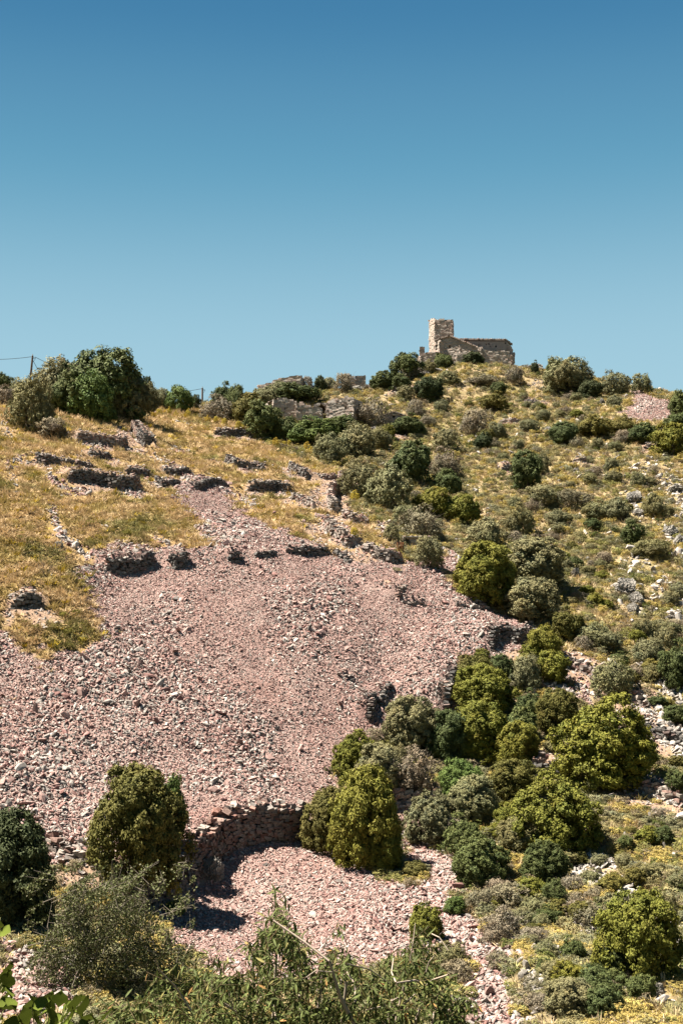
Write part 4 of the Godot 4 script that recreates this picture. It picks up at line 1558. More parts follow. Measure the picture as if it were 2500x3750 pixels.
		["A", 2100, 3536, 92, 96, "small dark shrub right of the white stone heap", "shrub", "shrub"],
		["A", 1995, 3594, 66, 70, "small dark shrub below the white stone heap", "shrub", "shrub"],
		["D", 1825, 3560, 86, 70, "low brown shrub on the lower rubble", "shrub", "shrub"],
		["C", 2090, 3736, 180, 138, "grey-green shrub at the bottom edge, right of centre", "shrub", "shrub"],
		["A", 2212, 3744, 128, 116, "dark green shrub at the bottom edge under the large tree", "shrub", "shrub"],
		["A", 2345, 3676, 106, 92, "dark shrub under the right side of the large lower right tree", "shrub", "shrub"],
		["G", 1665, 3350, 80, 60, "fresh green fern-like shrub on the lower rubble", "shrub", "shrub"],
		["B", 1560, 3456, 130, 128, "bright green bush rising behind the almond branches", "bush", "bush"],
		# the scree's foot
		["F", 508, 3245, 345, 395, "large lone brown-green bush at the foot of the scree", "bush", "bush"],
		["G", 625, 3120, 118, 250, "bright green sprig growing out of the right side of the large lone bush", "bush", "bush"],
		["F", 1200, 3140, 205, 228, "golden-brown half of the pair at the right end of the long wall", "bush", "bush"],
		["B", 1345, 3196, 262, 345, "bright yellow-green bush right of the golden-brown one", "bush", "bush"],
		["K", 30, 3420, 350, 400, "very dark tree cut by the left edge near the bottom", "tree", "tree"],
	]
	for r in table:
		var bonus: Array = r
		tree_at(bonus[0], bonus[1], bonus[2], bonus[3], bonus[4], bonus[5], bonus[6], bonus[7])
	# fennel-like yellow plants along the thicket
	for r in [[585, 1520], [620, 1518], [645, 1530], [560, 1532], [690, 1526], [760, 1546], [790, 1550], [822, 1556], [872, 1572], [885, 1574], [908, 1590], [925, 1598], [1010, 1636], [1040, 1640], [1060, 1640], [1125, 1650], [1138, 1660], [1298, 1972], [1300, 1836], [1500, 1800]]:
		var p := place(r[0], r[1])
		plant("Y", p, rnd(0.5, 0.9), rnd(0.8, 1.2), "yellow-flowering tall fennel plant at the edge of the thicket", "fennel_plant", "plant", "yellow fennel plants along the thicket")
	# unlisted low shrubs of the right hill
	var done := 0
	while done < 300:
		var p := place(rnd(1300, 2500), rnd(1440, 3720))
		if region_at(p.x, p.z) != 3 or p.z > -48.0 or patch_noise.get_noise_2d(p.x * 0.9 + 20.0, p.z * 0.9) < rnd(-0.35, 0.15):
			continue
		done += 1
		var kind: String = ["C", "D", "C", "C", "A", "B", "D", "F"][rng.randi() % 8]
		var w := rnd(0.7, 1.5) * (1.0 + 0.5 * clampf((-p.z - 90.0) / 90.0, 0.0, 1.0))
		plant(kind, p, w, w * rnd(0.55, 0.85), "low rounded shrub in the dry scrub of the right hillside", "low_shrub", "shrub", "low shrubs scattered over the right hillside")


# ------------------------------------------------------------------ plants near the camera
func lance_leaf() -> ArrayMesh:
	# a narrow folded leaf of unit length that droops along its way
	var st := SurfaceTool.new()
	st.begin(Mesh.PRIMITIVE_TRIANGLES)
	var ws := [0.025, 0.09, 0.10, 0.065, 0.0]
	for k in 4:
		var a := k / 4.0
		var b := (k + 1) / 4.0
		var ca := Vector3(a, -0.22 * a * a, 0)
		var cb := Vector3(b, -0.22 * b * b, 0)
		for s in [-1.0, 1.0]:
			var la: Vector3 = ca + Vector3(0, 0.04, s * ws[k])
			var lb: Vector3 = cb + Vector3(0, 0.04, s * ws[k + 1])
			for v in ([ca, cb, lb, ca, lb, la] if s > 0 else [ca, lb, cb, ca, la, lb]):
				st.add_vertex(v)
	st.generate_normals()
	return st.commit()


func broad_leaf() -> ArrayMesh:
	# a broad ovate leaf with a wavy edge and a fold at the midrib
	var st := SurfaceTool.new()
	st.begin(Mesh.PRIMITIVE_TRIANGLES)
	var ws := [0.0, 0.20, 0.34, 0.36, 0.28, 0.13, 0.0]
	for k in 6:
		var a := k / 6.0
		var b := (k + 1) / 6.0
		for s in [-1.0, 1.0]:
			var ca := Vector3(a, -0.12 * a * a, 0)
			var cb := Vector3(b, -0.12 * b * b, 0)
			var la: Vector3 = ca + Vector3(0, 0.09 + 0.03 * sin(a * 14.0 + s), s * ws[k])
			var lb: Vector3 = cb + Vector3(0, 0.09 + 0.03 * sin(b * 14.0 + s), s * ws[k + 1])
			for v in ([ca, cb, lb, ca, lb, la] if s > 0 else [ca, lb, cb, ca, la, lb]):
				st.add_vertex(v)
	st.generate_normals()
	return st.commit()


func aim(dir: Vector3, roll: float) -> Basis:
	# x along dir, y roughly up
	var x := dir.normalized()
	var z := x.cross(Vector3.UP)
	z = z.normalized() if z.length() > 0.01 else Vector3.BACK
	return Basis(x, z.cross(x), z).rotated(x, roll)


func build_near_plants() -> void:
	rng.seed = 1500
	var green := StandardMaterial3D.new()
	green.vertex_color_use_as_albedo = true
	green.roughness = 0.7
	green.metallic_specular = 0.25
	green.backlight_enabled = true
	green.backlight = Color(0.6, 0.6, 0.6)
	M.leaf = green
	var lance := lance_leaf()
	var broad := broad_leaf()

	# almond: sprays of drooping narrow leaves on pale branches
	var foot := Vector3(-0.9, 0, -15.0)
	foot.y = height(foot.x, foot.z)
	var almond := thing("almond_tree", foot, "almond tree with drooping narrow leaves and pale bare branches across the bottom of the picture", "tree")
	var wood := SurfaceTool.new()
	wood.begin(Mesh.PRIMITIVE_TRIANGLES)
	var tops := []
	# main pale branches seen in front: from, to, thickness
	for b in [[1300, 3760, 1205, 3520, 0.026], [1205, 3520, 1000, 3370, 0.016], [1000, 3370, 1010, 3280, 0.008], [1215, 3560, 1120, 3580, 0.008], [1560, 3610, 1450, 3600, 0.016], [1640, 3570, 1560, 3608, 0.012], [1450, 3600, 1440, 3510, 0.012], [820, 3675, 930, 3735, 0.02], [1012, 3740, 1018, 3590, 0.009], [930, 3735, 955, 3650, 0.01], [1270, 3530, 1430, 3605, 0.01], [1300, 3670, 1270, 3560, 0.014], [700, 3700, 640, 3610, 0.014], [640, 3610, 570, 3510, 0.01], [1560, 3560, 1590, 3500, 0.01], [1340, 3700, 1480, 3640, 0.01], [1180, 3480, 1230, 3400, 0.008], [1400, 3760, 1520, 3640, 0.014], [870, 3730, 840, 3560, 0.01], [1100, 3740, 1090, 3600, 0.01], [1500, 3520, 1520, 3380, 0.007], [1580, 3420, 1640, 3480, 0.008]]:
		var da := rnd(13.1, 14.4)
		var db := da + rnd(-0.6, 0.6)
		var pa := at_depth(b[0], b[1], da) - foot
		var pb := at_depth(b[2], b[3], db) - foot
		var pm := (pa + pb) * 0.5 + rdir() * 0.05
		tube(wood, pa, pm, b[4] * 0.72, b[4] * 0.62, 6)
		tube(wood, pm, pb, b[4] * 0.62, b[4] * 0.5, 6)
		tops.append([pa, pb])
	for k in 14:
		var e: Array = tops[rng.randi() % tops.size()]
		tube(wood, Vector3(rnd(-0.2, 0.2), 0.0, rnd(-0.2, 0.2)), (e[0] as Vector3) - Vector3(0, 0.35, 0.9), 0.06, 0.015, 6)
	var xs := []
	var cs := []
	var sprays := 0
	var shoots_noise := FastNoiseLite.new()
	shoots_noise.seed = 83
	shoots_noise.frequency = 0.009
	var shoots := SurfaceTool.new()
	shoots.begin(Mesh.PRIMITIVE_TRIANGLES)
	while sprays < 1350:
		var sx := rnd(330, 1760)
		var sy := rnd(3230, 3830)
		# thick towards the bottom, only a few shoots rising above
		var crest := 3500.0 + 90.0 * size_noise.get_noise_1d(sx * 0.6) + (maxf(0.0, 760.0 - sx) * 0.35) + maxf(0.0, sx - 1600.0)
		for s in [[1010, 3255, 85], [1105, 3390, 50], [1240, 3410, 110], [1530, 3360, 80], [1440, 3440, 70], [870, 3480, 90], [1640, 3500, 70], [680, 3530, 110], [1350, 3480, 80], [520, 3630, 120]]:
			crest = minf(crest, s[1] + absf(sx - s[0]) / s[2] * 170.0 - 20.0)
		if sy < crest + rnd(0, 60) or (sx > 1620 and sy < 3400 + (sx - 1600) * 1.6):
			continue
		if sx < 560 and sy < 3600 + (560 - sx) * 0.5:
			continue
		if rng.randf() > clampf((sy - crest) / 130.0, 0.35, 1.0):
			continue
		if shoots_noise.get_noise_2d(sx, sy) < rnd(-0.3, 0.1):
			continue
		sprays += 1
		var p := at_depth(sx, sy, rnd(13.6, 17.0)) - foot
		var dir := Vector3(rnd(-1, 1), rnd(-0.4, 0.9), rnd(-1, 1)).normalized()
		var len := rnd(0.18, 0.34)
		tube(shoots, p - dir * len * 0.5, p + dir * len * 0.5, 0.003, 0.0018, 3)
		for n in 11:
			var u := (n + rnd(0, 1)) / 11.0 - 0.5
			var out := (rdir() * 1.0 + dir * 0.4 + Vector3(0, -0.6, 0)).normalized()
			var s := rnd(0.07, 0.12)
			xs.append(Transform3D(aim(out, rnd(-1, 1)).scaled_local(Vector3(s, s, s * 1.05)), p + dir * len * u))
			var t := rnd(0.7, 1.35) * 0.75
			var y := rng.randf()
			cs.append(Color(0.075 * t, 0.092 * t, 0.024 * t) if y < 0.86 else Color(0.17 * t, 0.15 * t, 0.05 * t) if y < 0.97 else Color(0.25 * t, 0.14 * t, 0.05 * t))
	part("branches", wood.commit(), M.pale_bark, almond)
	part("shoots", shoots.commit(), mat(0.15, 0.11, 0.06), almond)
	scatter("foliage", lance, green, xs, cs, almond).set_meta("kind", "stuff")

	# thicket left of the almond: many twigs and small leaves
	var c := place(390, 3640)
	var thicket := thing("twiggy_thicket", c, "tangled thicket of grey twigs and small green leaves, left of the almond tree", "bush")
	var st := SurfaceTool.new()
	st.begin(Mesh.PRIMITIVE_TRIANGLES)
	var lx := []
	var lc := []
	var leaf_count := 0
	var shape := FastNoiseLite.new()
	shape.seed = 71
	shape.frequency = 0.011
	var scale_px := -c.z / F
	while leaf_count < 30000:
		var sx := rnd(-290, 310)
		var sy := rnd(-70, 450)
		var inside := 0.0
		for e in [[-5, 240, 180, 195], [150, 70, 150, 150], [-140, 130, 120, 120], [-70, 330, 100, 80]]:
			inside = maxf(inside, 1.0 - sqrt(pow((sx - e[0]) / e[2], 2) + pow((sy - e[1]) / e[3], 2)))
		if inside + 0.28 * shape.get_noise_2d(sx * 1.4 + 300.0, sy * 1.4) < rnd(0.0, 0.22):
			continue
		if shape.get_noise_2d(sx, sy) < rnd(-0.35, 0.12):
			continue
		var depth_here := sqrt(maxf(0.0, 1.0 - pow((sx - 0) / 330.0, 2)))
		var q := Vector3(sx * scale_px, sy * scale_px, rnd(-1.9, 1.9) * depth_here)
		# stems: one in forty carries a bundle of twigs
		if leaf_count % 44 == 0:
			var dir := (rdir() + Vector3(0, 0.8, 0)).normalized()
			var l := rnd(0.4, 1.3)
			tube(st, q - dir * l * 0.5, q + dir * l * 0.5, 0.013, 0.005, 3)
		leaf_count += 1
		var s := rnd(0.05, 0.11)
		lx.append(Transform3D(aim(rdir() + Vector3(0, -0.2, 0), rnd(-1.5, 1.5)).scaled_local(Vector3.ONE * s), q))
		var t := rnd(0.65, 1.35) * REFLECT
		var g := rng.randf()
		lc.append(Color(0.105 * t, 0.118 * t, 0.042 * t) if g < 0.72 else Color(0.15 * t, 0.14 * t, 0.075 * t))
	part("twigs", st.commit(), mat(0.23, 0.195, 0.155), thicket)
	scatter("foliage", broad, green, lx, lc, thicket).set_meta("kind", "stuff")

	# fig leaves in the lower left corner
	var ff := at_depth(170, 3900, 11.0)
	var fig := thing("fig_branch", ff, "broad bright green fig leaves on stalks in the bottom left corner", "plant")
	var fs := SurfaceTool.new()
	fs.begin(Mesh.PRIMITIVE_TRIANGLES)
	var leaf_mat := []
	for k in 5:
		var shade := rnd(0.75, 1.3)
		var m := mat(0.155 * shade, 0.20 * shade, 0.032 * shade, 0.85)
		m.metallic_specular = 0.15
		m.albedo_texture = M.ground.albedo_texture
		m.uv1_triplanar = true
		m.uv1_scale = Vector3(3, 3, 3)
		m.backlight_enabled = true
		m.backlight = Color(0.6, 0.6, 0.6)
		leaf_mat.append(m)
	var spots := [[70, 3745], [95, 3715], [130, 3730], [150, 3700], [118, 3690], [85, 3690], [60, 3720], [160, 3745], [185, 3735], [40, 3745], [230, 3715], [245, 3680], [265, 3660], [285, 3685], [225, 3745], [255, 3740], [300, 3725], [215, 3690], [305, 3750], [380, 3735], [375, 3755], [10, 3640], [22, 3660], [8, 3610], [30, 3570], [6, 3680], [14, 3700], [5, 3385], [8, 3410], [3, 3360], [12, 3735], [105, 3755], [140, 3760], [200, 3760], [280, 3760], [175, 3690], [20, 3600], [150, 3720], [120, 3705], [205, 3715], [240, 3700], [275, 3705], [180, 3715], [100, 3735], [320, 3745], [250, 3755], [350, 3750], [60, 3700], [45, 3725], [12, 3655], [25, 3625], [4, 3400]]
	for sp in spots:
		var q := at_depth(sp[0], sp[1], rnd(10.6, 12.0)) - ff
		var dir := Vector3(rnd(-0.9, 0.9), rnd(-0.9, 0.5), rnd(0.0, 0.9)).normalized()
		if rng.randf() < 0.4:
			dir = Vector3(rnd(-0.4, 0.4), rnd(0.4, 1.0), rnd(0.1, 0.5)).normalized()
		var s := rnd(0.13, 0.19)
		part("leaf", broad, leaf_mat[rng.randi() % 5], fig, Transform3D(aim(dir, rnd(-0.9, 0.9)).scaled_local(Vector3.ONE * s), q))
		var root := at_depth(lerpf(sp[0], 150, 0.25) if sp[0] > 40 else -12.0, sp[1] + 60, 11.3) - ff
		tube(fs, root, q, 0.006, 0.0025, 4)
	part("stalks", fs.commit(), mat(0.2, 0.2, 0.08), fig)

	# the yellow spurge at the foot of the wall
	var ep := place(640, 3345)
	var spurge := thing("spurge_plant", ep, "green spurge with yellow flower heads at the left foot of the long shaded wall", "plant")
	part("foliage", crowns.loose[1], leaf_mats.G[1], spurge, Transform3D(Basis().scaled(Vector3(1.0, 0.75, 0.9)), Vector3(0.05, -0.05, 0)))
	var es := SurfaceTool.new()
	es.begin(Mesh.PRIMITIVE_TRIANGLES)
	for k in 7:
		var tip := Vector3(rnd(-0.35, 0.3), rnd(0.85, 1.25), rnd(-0.2, 0.3))
		tube(es, Vector3(0, 0.1, 0), tip, 0.02, 0.012, 4)
		part("flower_head", crowns.low[k % 2], leaf_mats.Y[k % 4], spurge, Transform3D(Basis().scaled(Vector3(0.2, 0.32, 0.2)), tip - Vector3(0, 0.08, 0)))
	part("stems", es.commit(), mat(0.22, 0.2, 0.1), spurge)
	# dry bare shrub on the left grass
	var dp := place(165, 2108)
	var dead := thing("dead_shrub", dp, "small leafless grey shrub standing in the dry grass at the left", "shrub")
	part("branches", twigs[1], M.bark, dead, Transform3D(Basis().scaled(Vector3(1.1, 1.3, 1.1)), Vector3.ZERO))


# ------------------------------------------------------------------ rocks that stand out
func build_boulders() -> void:
	rng.seed = 1700
	var table := [
		[2290, 2205, 80, 95, "big white knobbly rock outcrop on the right slope, left half"],
		[2325, 2228, 60, 62, "big white knobbly rock outcrop on the right slope, right half"],
		[2315, 2255, 46, 50, "white rock foot under the knobbly outcrop"],
		[2322, 1850, 64, 54, "upper block of the pale outcrop between spreading bushes"],
		[2338, 1895, 44, 34, "lower block of the pale outcrop between spreading bushes"],
		[2455, 1975, 52, 52, "pale slanting rock face near the right edge, upper piece"],
		[2485, 2015, 44, 60, "pale slanting rock face near the right edge, lower piece"],
		[2470, 1815, 60, 44, "white rock at the right edge above the slanting face"],
		[2104, 2125, 36, 48, "white upright boulder alone in the dry grass below the wide grey-green tree"],
		[2150, 2060, 18, 24, "small pale stone above the upright white boulder"],
		[2230, 2130, 26, 24, "pale stone on the dry grass right of the upright boulder"],
		[1966, 1340, 54, 36, "grey skyline boulder right of the big retaining wall"],
		[1940, 1350, 32, 22, "low rock at the left foot of the skyline boulder"],
		[775, 3245, 82, 110, "large pale grey slab leaning at the bottom of the long shaded wall"],
		[258, 3572, 125, 72, "flat pale boulder with a reddish side at the lower left"],
		[310, 3560, 70, 60, "reddish boulder against the flat pale one"],
		[562, 3350, 44, 34, "bright white stone at the lower end of the long shaded wall"],
		[548, 3212, 60, 34, "large white coping stone on the left end of the long wall"],
		[1757, 3345, 44, 36, "rounded white boulder beside the tan heather"],
		[2030, 3455, 24, 26, "white stone on top of the white heap in the lower right"],
		[1995, 3485, 36, 40, "white boulder heap's main stone in the lower right"],
		[2012, 3500, 30, 30, "white stone at the heap's right foot in the lower right"],
		[1975, 3510, 28, 30, "white stone at the heap's left foot in the lower right"],
		[2436, 3300, 30, 32, "round white stone right above the large lower right tree"],
		[2450, 3628, 26, 24, "round white stone right of the large tree's foot"],
		[2072, 3585, 34, 26, "white stone under the small dark shrubs"],
		[2265, 3598, 36, 30, "white stone between the large tree and its dark shrub"],
		[2410, 3650, 46, 50, "white rock heap under the large lower right tree"],
		[1915, 3600, 42, 50, "white block on the lower rubble's right side"],
		[2233, 3170, 26, 28, "white stone at the end of the white rubble bank"],
		[2145, 3290, 22, 22, "white stone lying on the white rubble bank"],
		[2448, 2880, 22, 52, "tall pale rock standing beside the dark bush at the right edge"],
		[2425, 2500, 40, 36, "pale rock in the stone band at the upper right of the huge round bush"],
		[1648, 3012, 32, 30, "pale boulder by the foot of the grey-green bush"],
		[2006, 1592, 28, 32, "pale rock above the dark shrub pair on the right slope"],
		[2054, 1562, 26, 16, "flat pale rock left above the dark shrub pair"],
		[2203, 1482, 22, 26, "small grey rock stack on the slope under the skyline olives"],
		[2175, 1500, 20, 12, "flat white stone below the grey rock stack"],
		[2215, 1722, 30, 28, "pale jagged rock on the upper right slope, darker on its right"],
		[2160, 1742, 46, 24, "wide pale jagged rock on the upper right slope"],
		[2108, 1738, 30, 26, "pale rock left of the wide jagged one"],
		[2055, 1728, 22, 20, "small white rock left of the pale ones"],
		[2288, 1756, 24, 20, "white stone right of the jagged rocks"],
		[2370, 1690, 20, 24, "upright white stone on the upper right slope"],
		[2255, 1690, 16, 22, "small upright white stone near the short grey row"],
		[1900, 1700, 18, 16, "small pale stone near the tall lone bush"],
		[2450, 2275, 44, 26, "pale rock at the right edge below the big outcrop"],
		[2120, 2175, 20, 26, "white stone under the upright boulder"],
		[1420, 1650, 0, 0, ""],
		[1302, 1402, 50, 34, "left foot of the pale cliff on the skyline"],
		[1335, 1396, 46, 34, "pale cliff block right of the wall stump"],
		[1368, 1388, 48, 32, "middle block of the pale skyline cliff"],
		[1405, 1378, 52, 34, "upper block of the pale skyline cliff"],
		[1445, 1370, 48, 34, "top block of the pale skyline cliff, nearest the dense tree"],
		[1475, 1372, 34, 26, "right end of the pale skyline cliff"],
		[1555, 1372, 44, 24, "pale rock under the yard wall"],
		[1600, 1356, 46, 20, "pale rocky ledge under the gabled house"],
		[1712, 1940, 20, 16, "pale stone above the grey-green bush over the yellow-topped one"],
		[1712, 1680, 22, 18, "white stone in the yellow scrub below the purplish shrub"],
		[215, 2018, 34, 36, "pale boulder on the stone path down the left grass"],
	]
	for r in table:
		if r[2] == 0:
			continue
		var p := place(r[0], r[1] - r[3] * 0.3)
		var k := -p.z / F
		var o := part("boulder", boulders[rng.randi() % 4], M.limestone, self, Transform3D(Basis.from_euler(Vector3(rnd(-0.2, 0.2), rnd(0, 6), rnd(-0.2, 0.2))) * Basis().scaled(Vector3(r[2] * k * 1.2, r[3] * k * 1.2, r[2] * k * 1.0)), p + Vector3(0, r[3] * k * 0.12, 0)))
		o.name = numbered("boulder")
		tag(o, r[4], "boulder", "pale rocks on the hillside")


# ------------------------------------------------------------------ scree and rubble
func lay_stone(x: float, z: float, s: float, pink: float, out_x: Array, out_c: Array, pale := false) -> void:
	var n := slope_normal(x, z)
	var up := (n + rdir() * 0.9).normalized()
	var bx := up.cross(rdir()).normalized()
	var b := Basis(bx, up, bx.cross(up)).scaled_local(Vector3(s * rnd(0.9, 1.5), s * rnd(0.4, 0.9), s * rnd(0.6, 1.05)))
	out_x.append(Transform3D(b, Vector3(x, height(x, z) + s * rnd(0.0, 0.35) + 0.10 * maxf(0.0, warp_noise.get_noise_2d(x, z)), z)))
	var t := rnd(0.6, 1.2) * REFLECT
	var q := rng.randf()
	if pale and q < 0.8:
		out_c.append(Color(0.60 * t, 0.555 * t, 0.51 * t))
	elif q < pink * 0.75:
		out_c.append(Color(0.56 * t, 0.38 * t, 0.345 * t))
	elif q < pink:
		out_c.append(Color(0.40 * t, 0.23 * t, 0.21 * t))
	else:
		out_c.append(Color(0.55 * t, 0.50 * t, 0.465 * t))


func build_scree() -> void:
	rng.seed = 1900
	var bx := [[], [], [], [], [], []]
	var bc := [[], [], [], [], [], []]
	# the scree
	var x := -36.0
	while x < 58.0:
		var z := -250.0
		while z < -44.0:
			if region_at(x, z) == 4:
				for k in 3:
					var i := rng.randi() % 6
					lay_stone(x + rnd(-0.3, 0.3), z + rnd(-0.3, 0.3), clampf(0.15 * exp(rng.randfn(0.0, 0.4)), 0.07, 0.5), 0.4, bx[i], bc[i])
			if region_at(x, z) == 1:
				var area := STEP * STEP
				var coarse_here := clampf(0.5 + 1.2 * size_noise.get_noise_2d(x * 2.2, z * 0.9) + 0.5 * streak_noise.get_noise_2d(x * 3.0, z * 0.8), 0.0, 1.0)
				var near := clampf((-z - 74.0) / 14.0, 0.0, 1.0)
				coarse_here = maxf(coarse_here, 0.75 * (1.0 - near)) if x < -2.0 - 0.12 * (z + 90.0) and z < -70.0 else coarse_here * 0.8
				if z > -78.5 and x > -9.0:
					coarse_here = clampf(0.15 + 0.09 * (x + 1.0) + 0.4 * warp_noise.get_noise_2d(x * 0.4, z * 0.4), 0.1, 0.95)
				var pink := 0.80 - 0.30 * coarse_here
				var count := int(area * lerpf(165.0, 88.0, coarse_here) + rng.randf())
				if x < -9.0 and z > -68.0:
					coarse_here = 1.3
					count = int(area * 40.0 + rng.randf())
				for k in count:
					var s := lerpf(0.072, 0.152, coarse_here) * exp(rng.randfn(0.0, 0.42))
					if rng.randf() < 0.018 * coarse_here:
						s *= rnd(1.6, 2.6)
					s = clampf(s, 0.06, 0.65)
					var i := rng.randi() % 6
					lay_stone(x + rnd(-0.25, 0.25), z + rnd(-0.25, 0.25), s, pink, bx[i], bc[i])
			z += STEP
		x += STEP
	var t := thing("scree_stones", Vector3.ZERO, "slope of loose pink and pale grey broken stones", "scree")
	t.set_meta("kind", "stuff")
	for i in 6:
		scatter("stones", rocks[i], M.stone, bx[i], bc[i], t)
	# strips of rubble along walls, paths and bands on the right
	var rx := []
	var rc := []
	for r in [
		[[130, 1672, 210, 1682, 300, 1706, 360, 1722], 16, 260, 0.5], [[175, 1735, 215, 1780, 260, 1800, 330, 1806], 18, 300, 0.5], [[190, 1860, 205, 1910, 225, 1965, 285, 2012, 330, 2045], 16, 420, 0.3], [[440, 1800, 520, 1815], 14, 120, 0.4],
		[[520, 1660, 600, 1690, 650, 1722, 700, 1745], 18, 280, 0.45], [[560, 1790, 640, 1765, 700, 1750], 12, 160, 0.4], [[690, 1750, 760, 1765, 860, 1812, 935, 1852], 22, 420, 0.5], [[1180, 1915, 1240, 1960, 1310, 1992], 24, 420, 0.3],
		[[1390, 1920, 1420, 1960, 1455, 1995], 18, 220, 0.4], [[2050, 2405, 2130, 2445, 2215, 2485], 20, 260, 0.3], [[2230, 2440, 2280, 2500, 2330, 2585, 2380, 2625], 20, 420, 0.25], [[2300, 2640, 2380, 2690, 2500, 2725], 26, 460, 0.25], [[2340, 2440, 2400, 2480, 2440, 2540], 22, 260, 0.1],
		[[1980, 2500, 2050, 2525, 2110, 2545], 16, 180, 0.4], [[2060, 2470, 2190, 2560], 14, 160, 0.3], [[2110, 3170, 2180, 3220, 2260, 3255, 2330, 3320], 42, 520, 0.1], [[2070, 3325, 2130, 3360, 2210, 3400], 42, 360, 0.12], [[2050, 3130, 2160, 3160, 2250, 3170], 26, 240, 0.12],
		[[1930, 3560, 1960, 3620, 1990, 3700], 30, 200, 0.1], [[1440, 2930, 1520, 2960, 1620, 2975], 40, 420, 0.3], [[1790, 3060, 1850, 3080], 22, 120, 0.2], [[2310, 2880, 2400, 2915, 2500, 2945], 18, 340, 0.15], [[970, 1600, 1030, 1570], 14, 60, 0.3],
		[[330, 1650, 460, 1600], 20, 160, 0.4], [[200, 1500, 240, 1490], 14, 80, 0.3], [[620, 1640, 700, 1660], 14, 110, 0.5], [[250, 2420, 330, 2390], 12, 80, 0.5], [[560, 1970, 620, 1990], 12, 70, 0.3], [[1720, 1560, 1790, 1540], 10, 50, 0.1], [[1410, 1455, 1450, 1440], 14, 80, 0.2], [[1690, 1400, 1830, 1390], 8, 70, 0.1], [[1930, 1410, 1990, 1400], 12, 80, 0.3], [[2370, 2440, 2420, 2500], 20, 100, 0.1], [[1870, 2200, 2000, 2340], 12, 60, 0.2], [[420, 3230, 520, 3260, 560, 3300], 26, 180, 0.4], [[450, 1480, 490, 1475], 8, 30, 0.3],
		[[2250, 2150, 2320, 2190, 2345, 2270], 26, 60, 0.0, 2.0], [[2290, 1800, 2345, 1905], 20, 40, 0.0, 1.8], [[2430, 1940, 2480, 1990, 2500, 2040], 26, 70, 0.0, 2.0], [[2330, 1700, 2480, 1800, 2500, 1900], 44, 260, 0.0, 1.9], [[2100, 1730, 2230, 1750], 24, 40, 0.0, 1.6], [[2280, 2060, 2450, 2160, 2500, 2300], 60, 240, 0.0, 1.9], [[2420, 2480, 2500, 2560], 34, 120, 0.0, 1.8], [[2400, 2600, 2500, 2700, 2480, 2820], 40, 170, 0.0, 1.8], [[1280, 1400, 1340, 1385, 1420, 1370, 1480, 1362], 12, 90, 0.05, 2.4], [[1540, 1372, 1620, 1352], 8, 40, 0.05, 2.0], [[2400, 3260, 2460, 3400, 2480, 3560], 30, 70, 0.0, 1.2], [[2240, 3590, 2430, 3660], 24, 70, 0.0, 1.2], [[1960, 3480, 2050, 3500], 18, 60, 0.0, 1.6],
		[[1260, 2075, 1340, 2110], 14, 90, 0.5], [[90, 2180, 30, 2190], 10, 30, 0.3], [[640, 1545, 700, 1550], 10, 40, 0.2], [[1150, 1880, 1230, 1930], 12, 80, 0.3], [[0, 1545, 40, 1600], 20, 90, 0.3], [[20, 1700, 130, 1660], 14, 90, 0.4], [[60, 1780, 20, 1690], 14, 60, 0.4], [[2240, 1690, 2480, 1790], 30, 60, 0.0], [[2300, 1960, 2330, 1780], 24, 60, 0.0]]:
		var pts: Array = r[0]
		for k in int(r[2]):
			var seg := rng.randi() % (pts.size() / 2 - 1)
			var u := rng.randf()
			var sx: float = lerpf(pts[seg * 2], pts[seg * 2 + 2], u) + rng.randfn(0.0, 0.5) * r[1]
			var sy: float = lerpf(pts[seg * 2 + 1], pts[seg * 2 + 3], u) + rng.randfn(0.0, 0.5) * r[1]
			var p := place(sx, sy)
			var ci := roundi((p.x - X0) / STEP)
			var cj := roundi((p.z - Z0) / STEP)
			if ci >= 0 and cj >= 0 and ci < NX and cj < NZ and region[cj * NX + ci] in [2, 3]:
				region[cj * NX + ci] = 5
			lay_stone(p.x, p.z, clampf(rnd(0.13, 0.22) * exp(rng.randfn(0.0, 0.45)) * (r[4] if r.size() > 4 else 1.0), 0.07, 1.0), r[3], rx, rc, r[3] < 0.26)
	# scattered stones on the right slope
	var n := 0
	while n < 8000:
		var z := -rnd(48.0, 240.0)
		var xx := rnd(-0.05, 0.27) * -z
		if region_at(xx, z) != 3:
			continue
		n += 1
		var d := patch_noise.get_noise_2d(xx * 1.7 + 40.0, z * 1.7)
		if d < rnd(-0.25, 0.2):
			continue
		lay_stone(xx, z, clampf(rnd(0.14, 0.3) * exp(rng.randfn(0.0, 0.55)), 0.08, 0.9), 0.08, rx, rc, true)
	n = 0
	while n < 900:
		var z := -rnd(90.0, 180.0)
		var xx := rnd(-0.27, 0.02) * -z
		n += 1
		if region_at(xx, z) == 2 and patch_noise.get_noise_2d(xx * 1.7 + 40.0, z * 1.7) > rnd(0.0, 0.3):
			lay_stone(xx, z, clampf(rnd(0.12, 0.25) * exp(rng.randfn(0.0, 0.4)), 0.08, 0.6), 0.4, rx, rc, false)
	var rub := thing("rubble_stones", Vector3.ZERO, "loose rubble and pale stones strewn along the walls, paths and right slope", "rubble")
	rub.set_meta("kind", "stuff")
	scatter("stones", rocks[2], M.stone, rx, rc, rub)
	# the larger single stones of the near heap at the lower left
	var made := 0
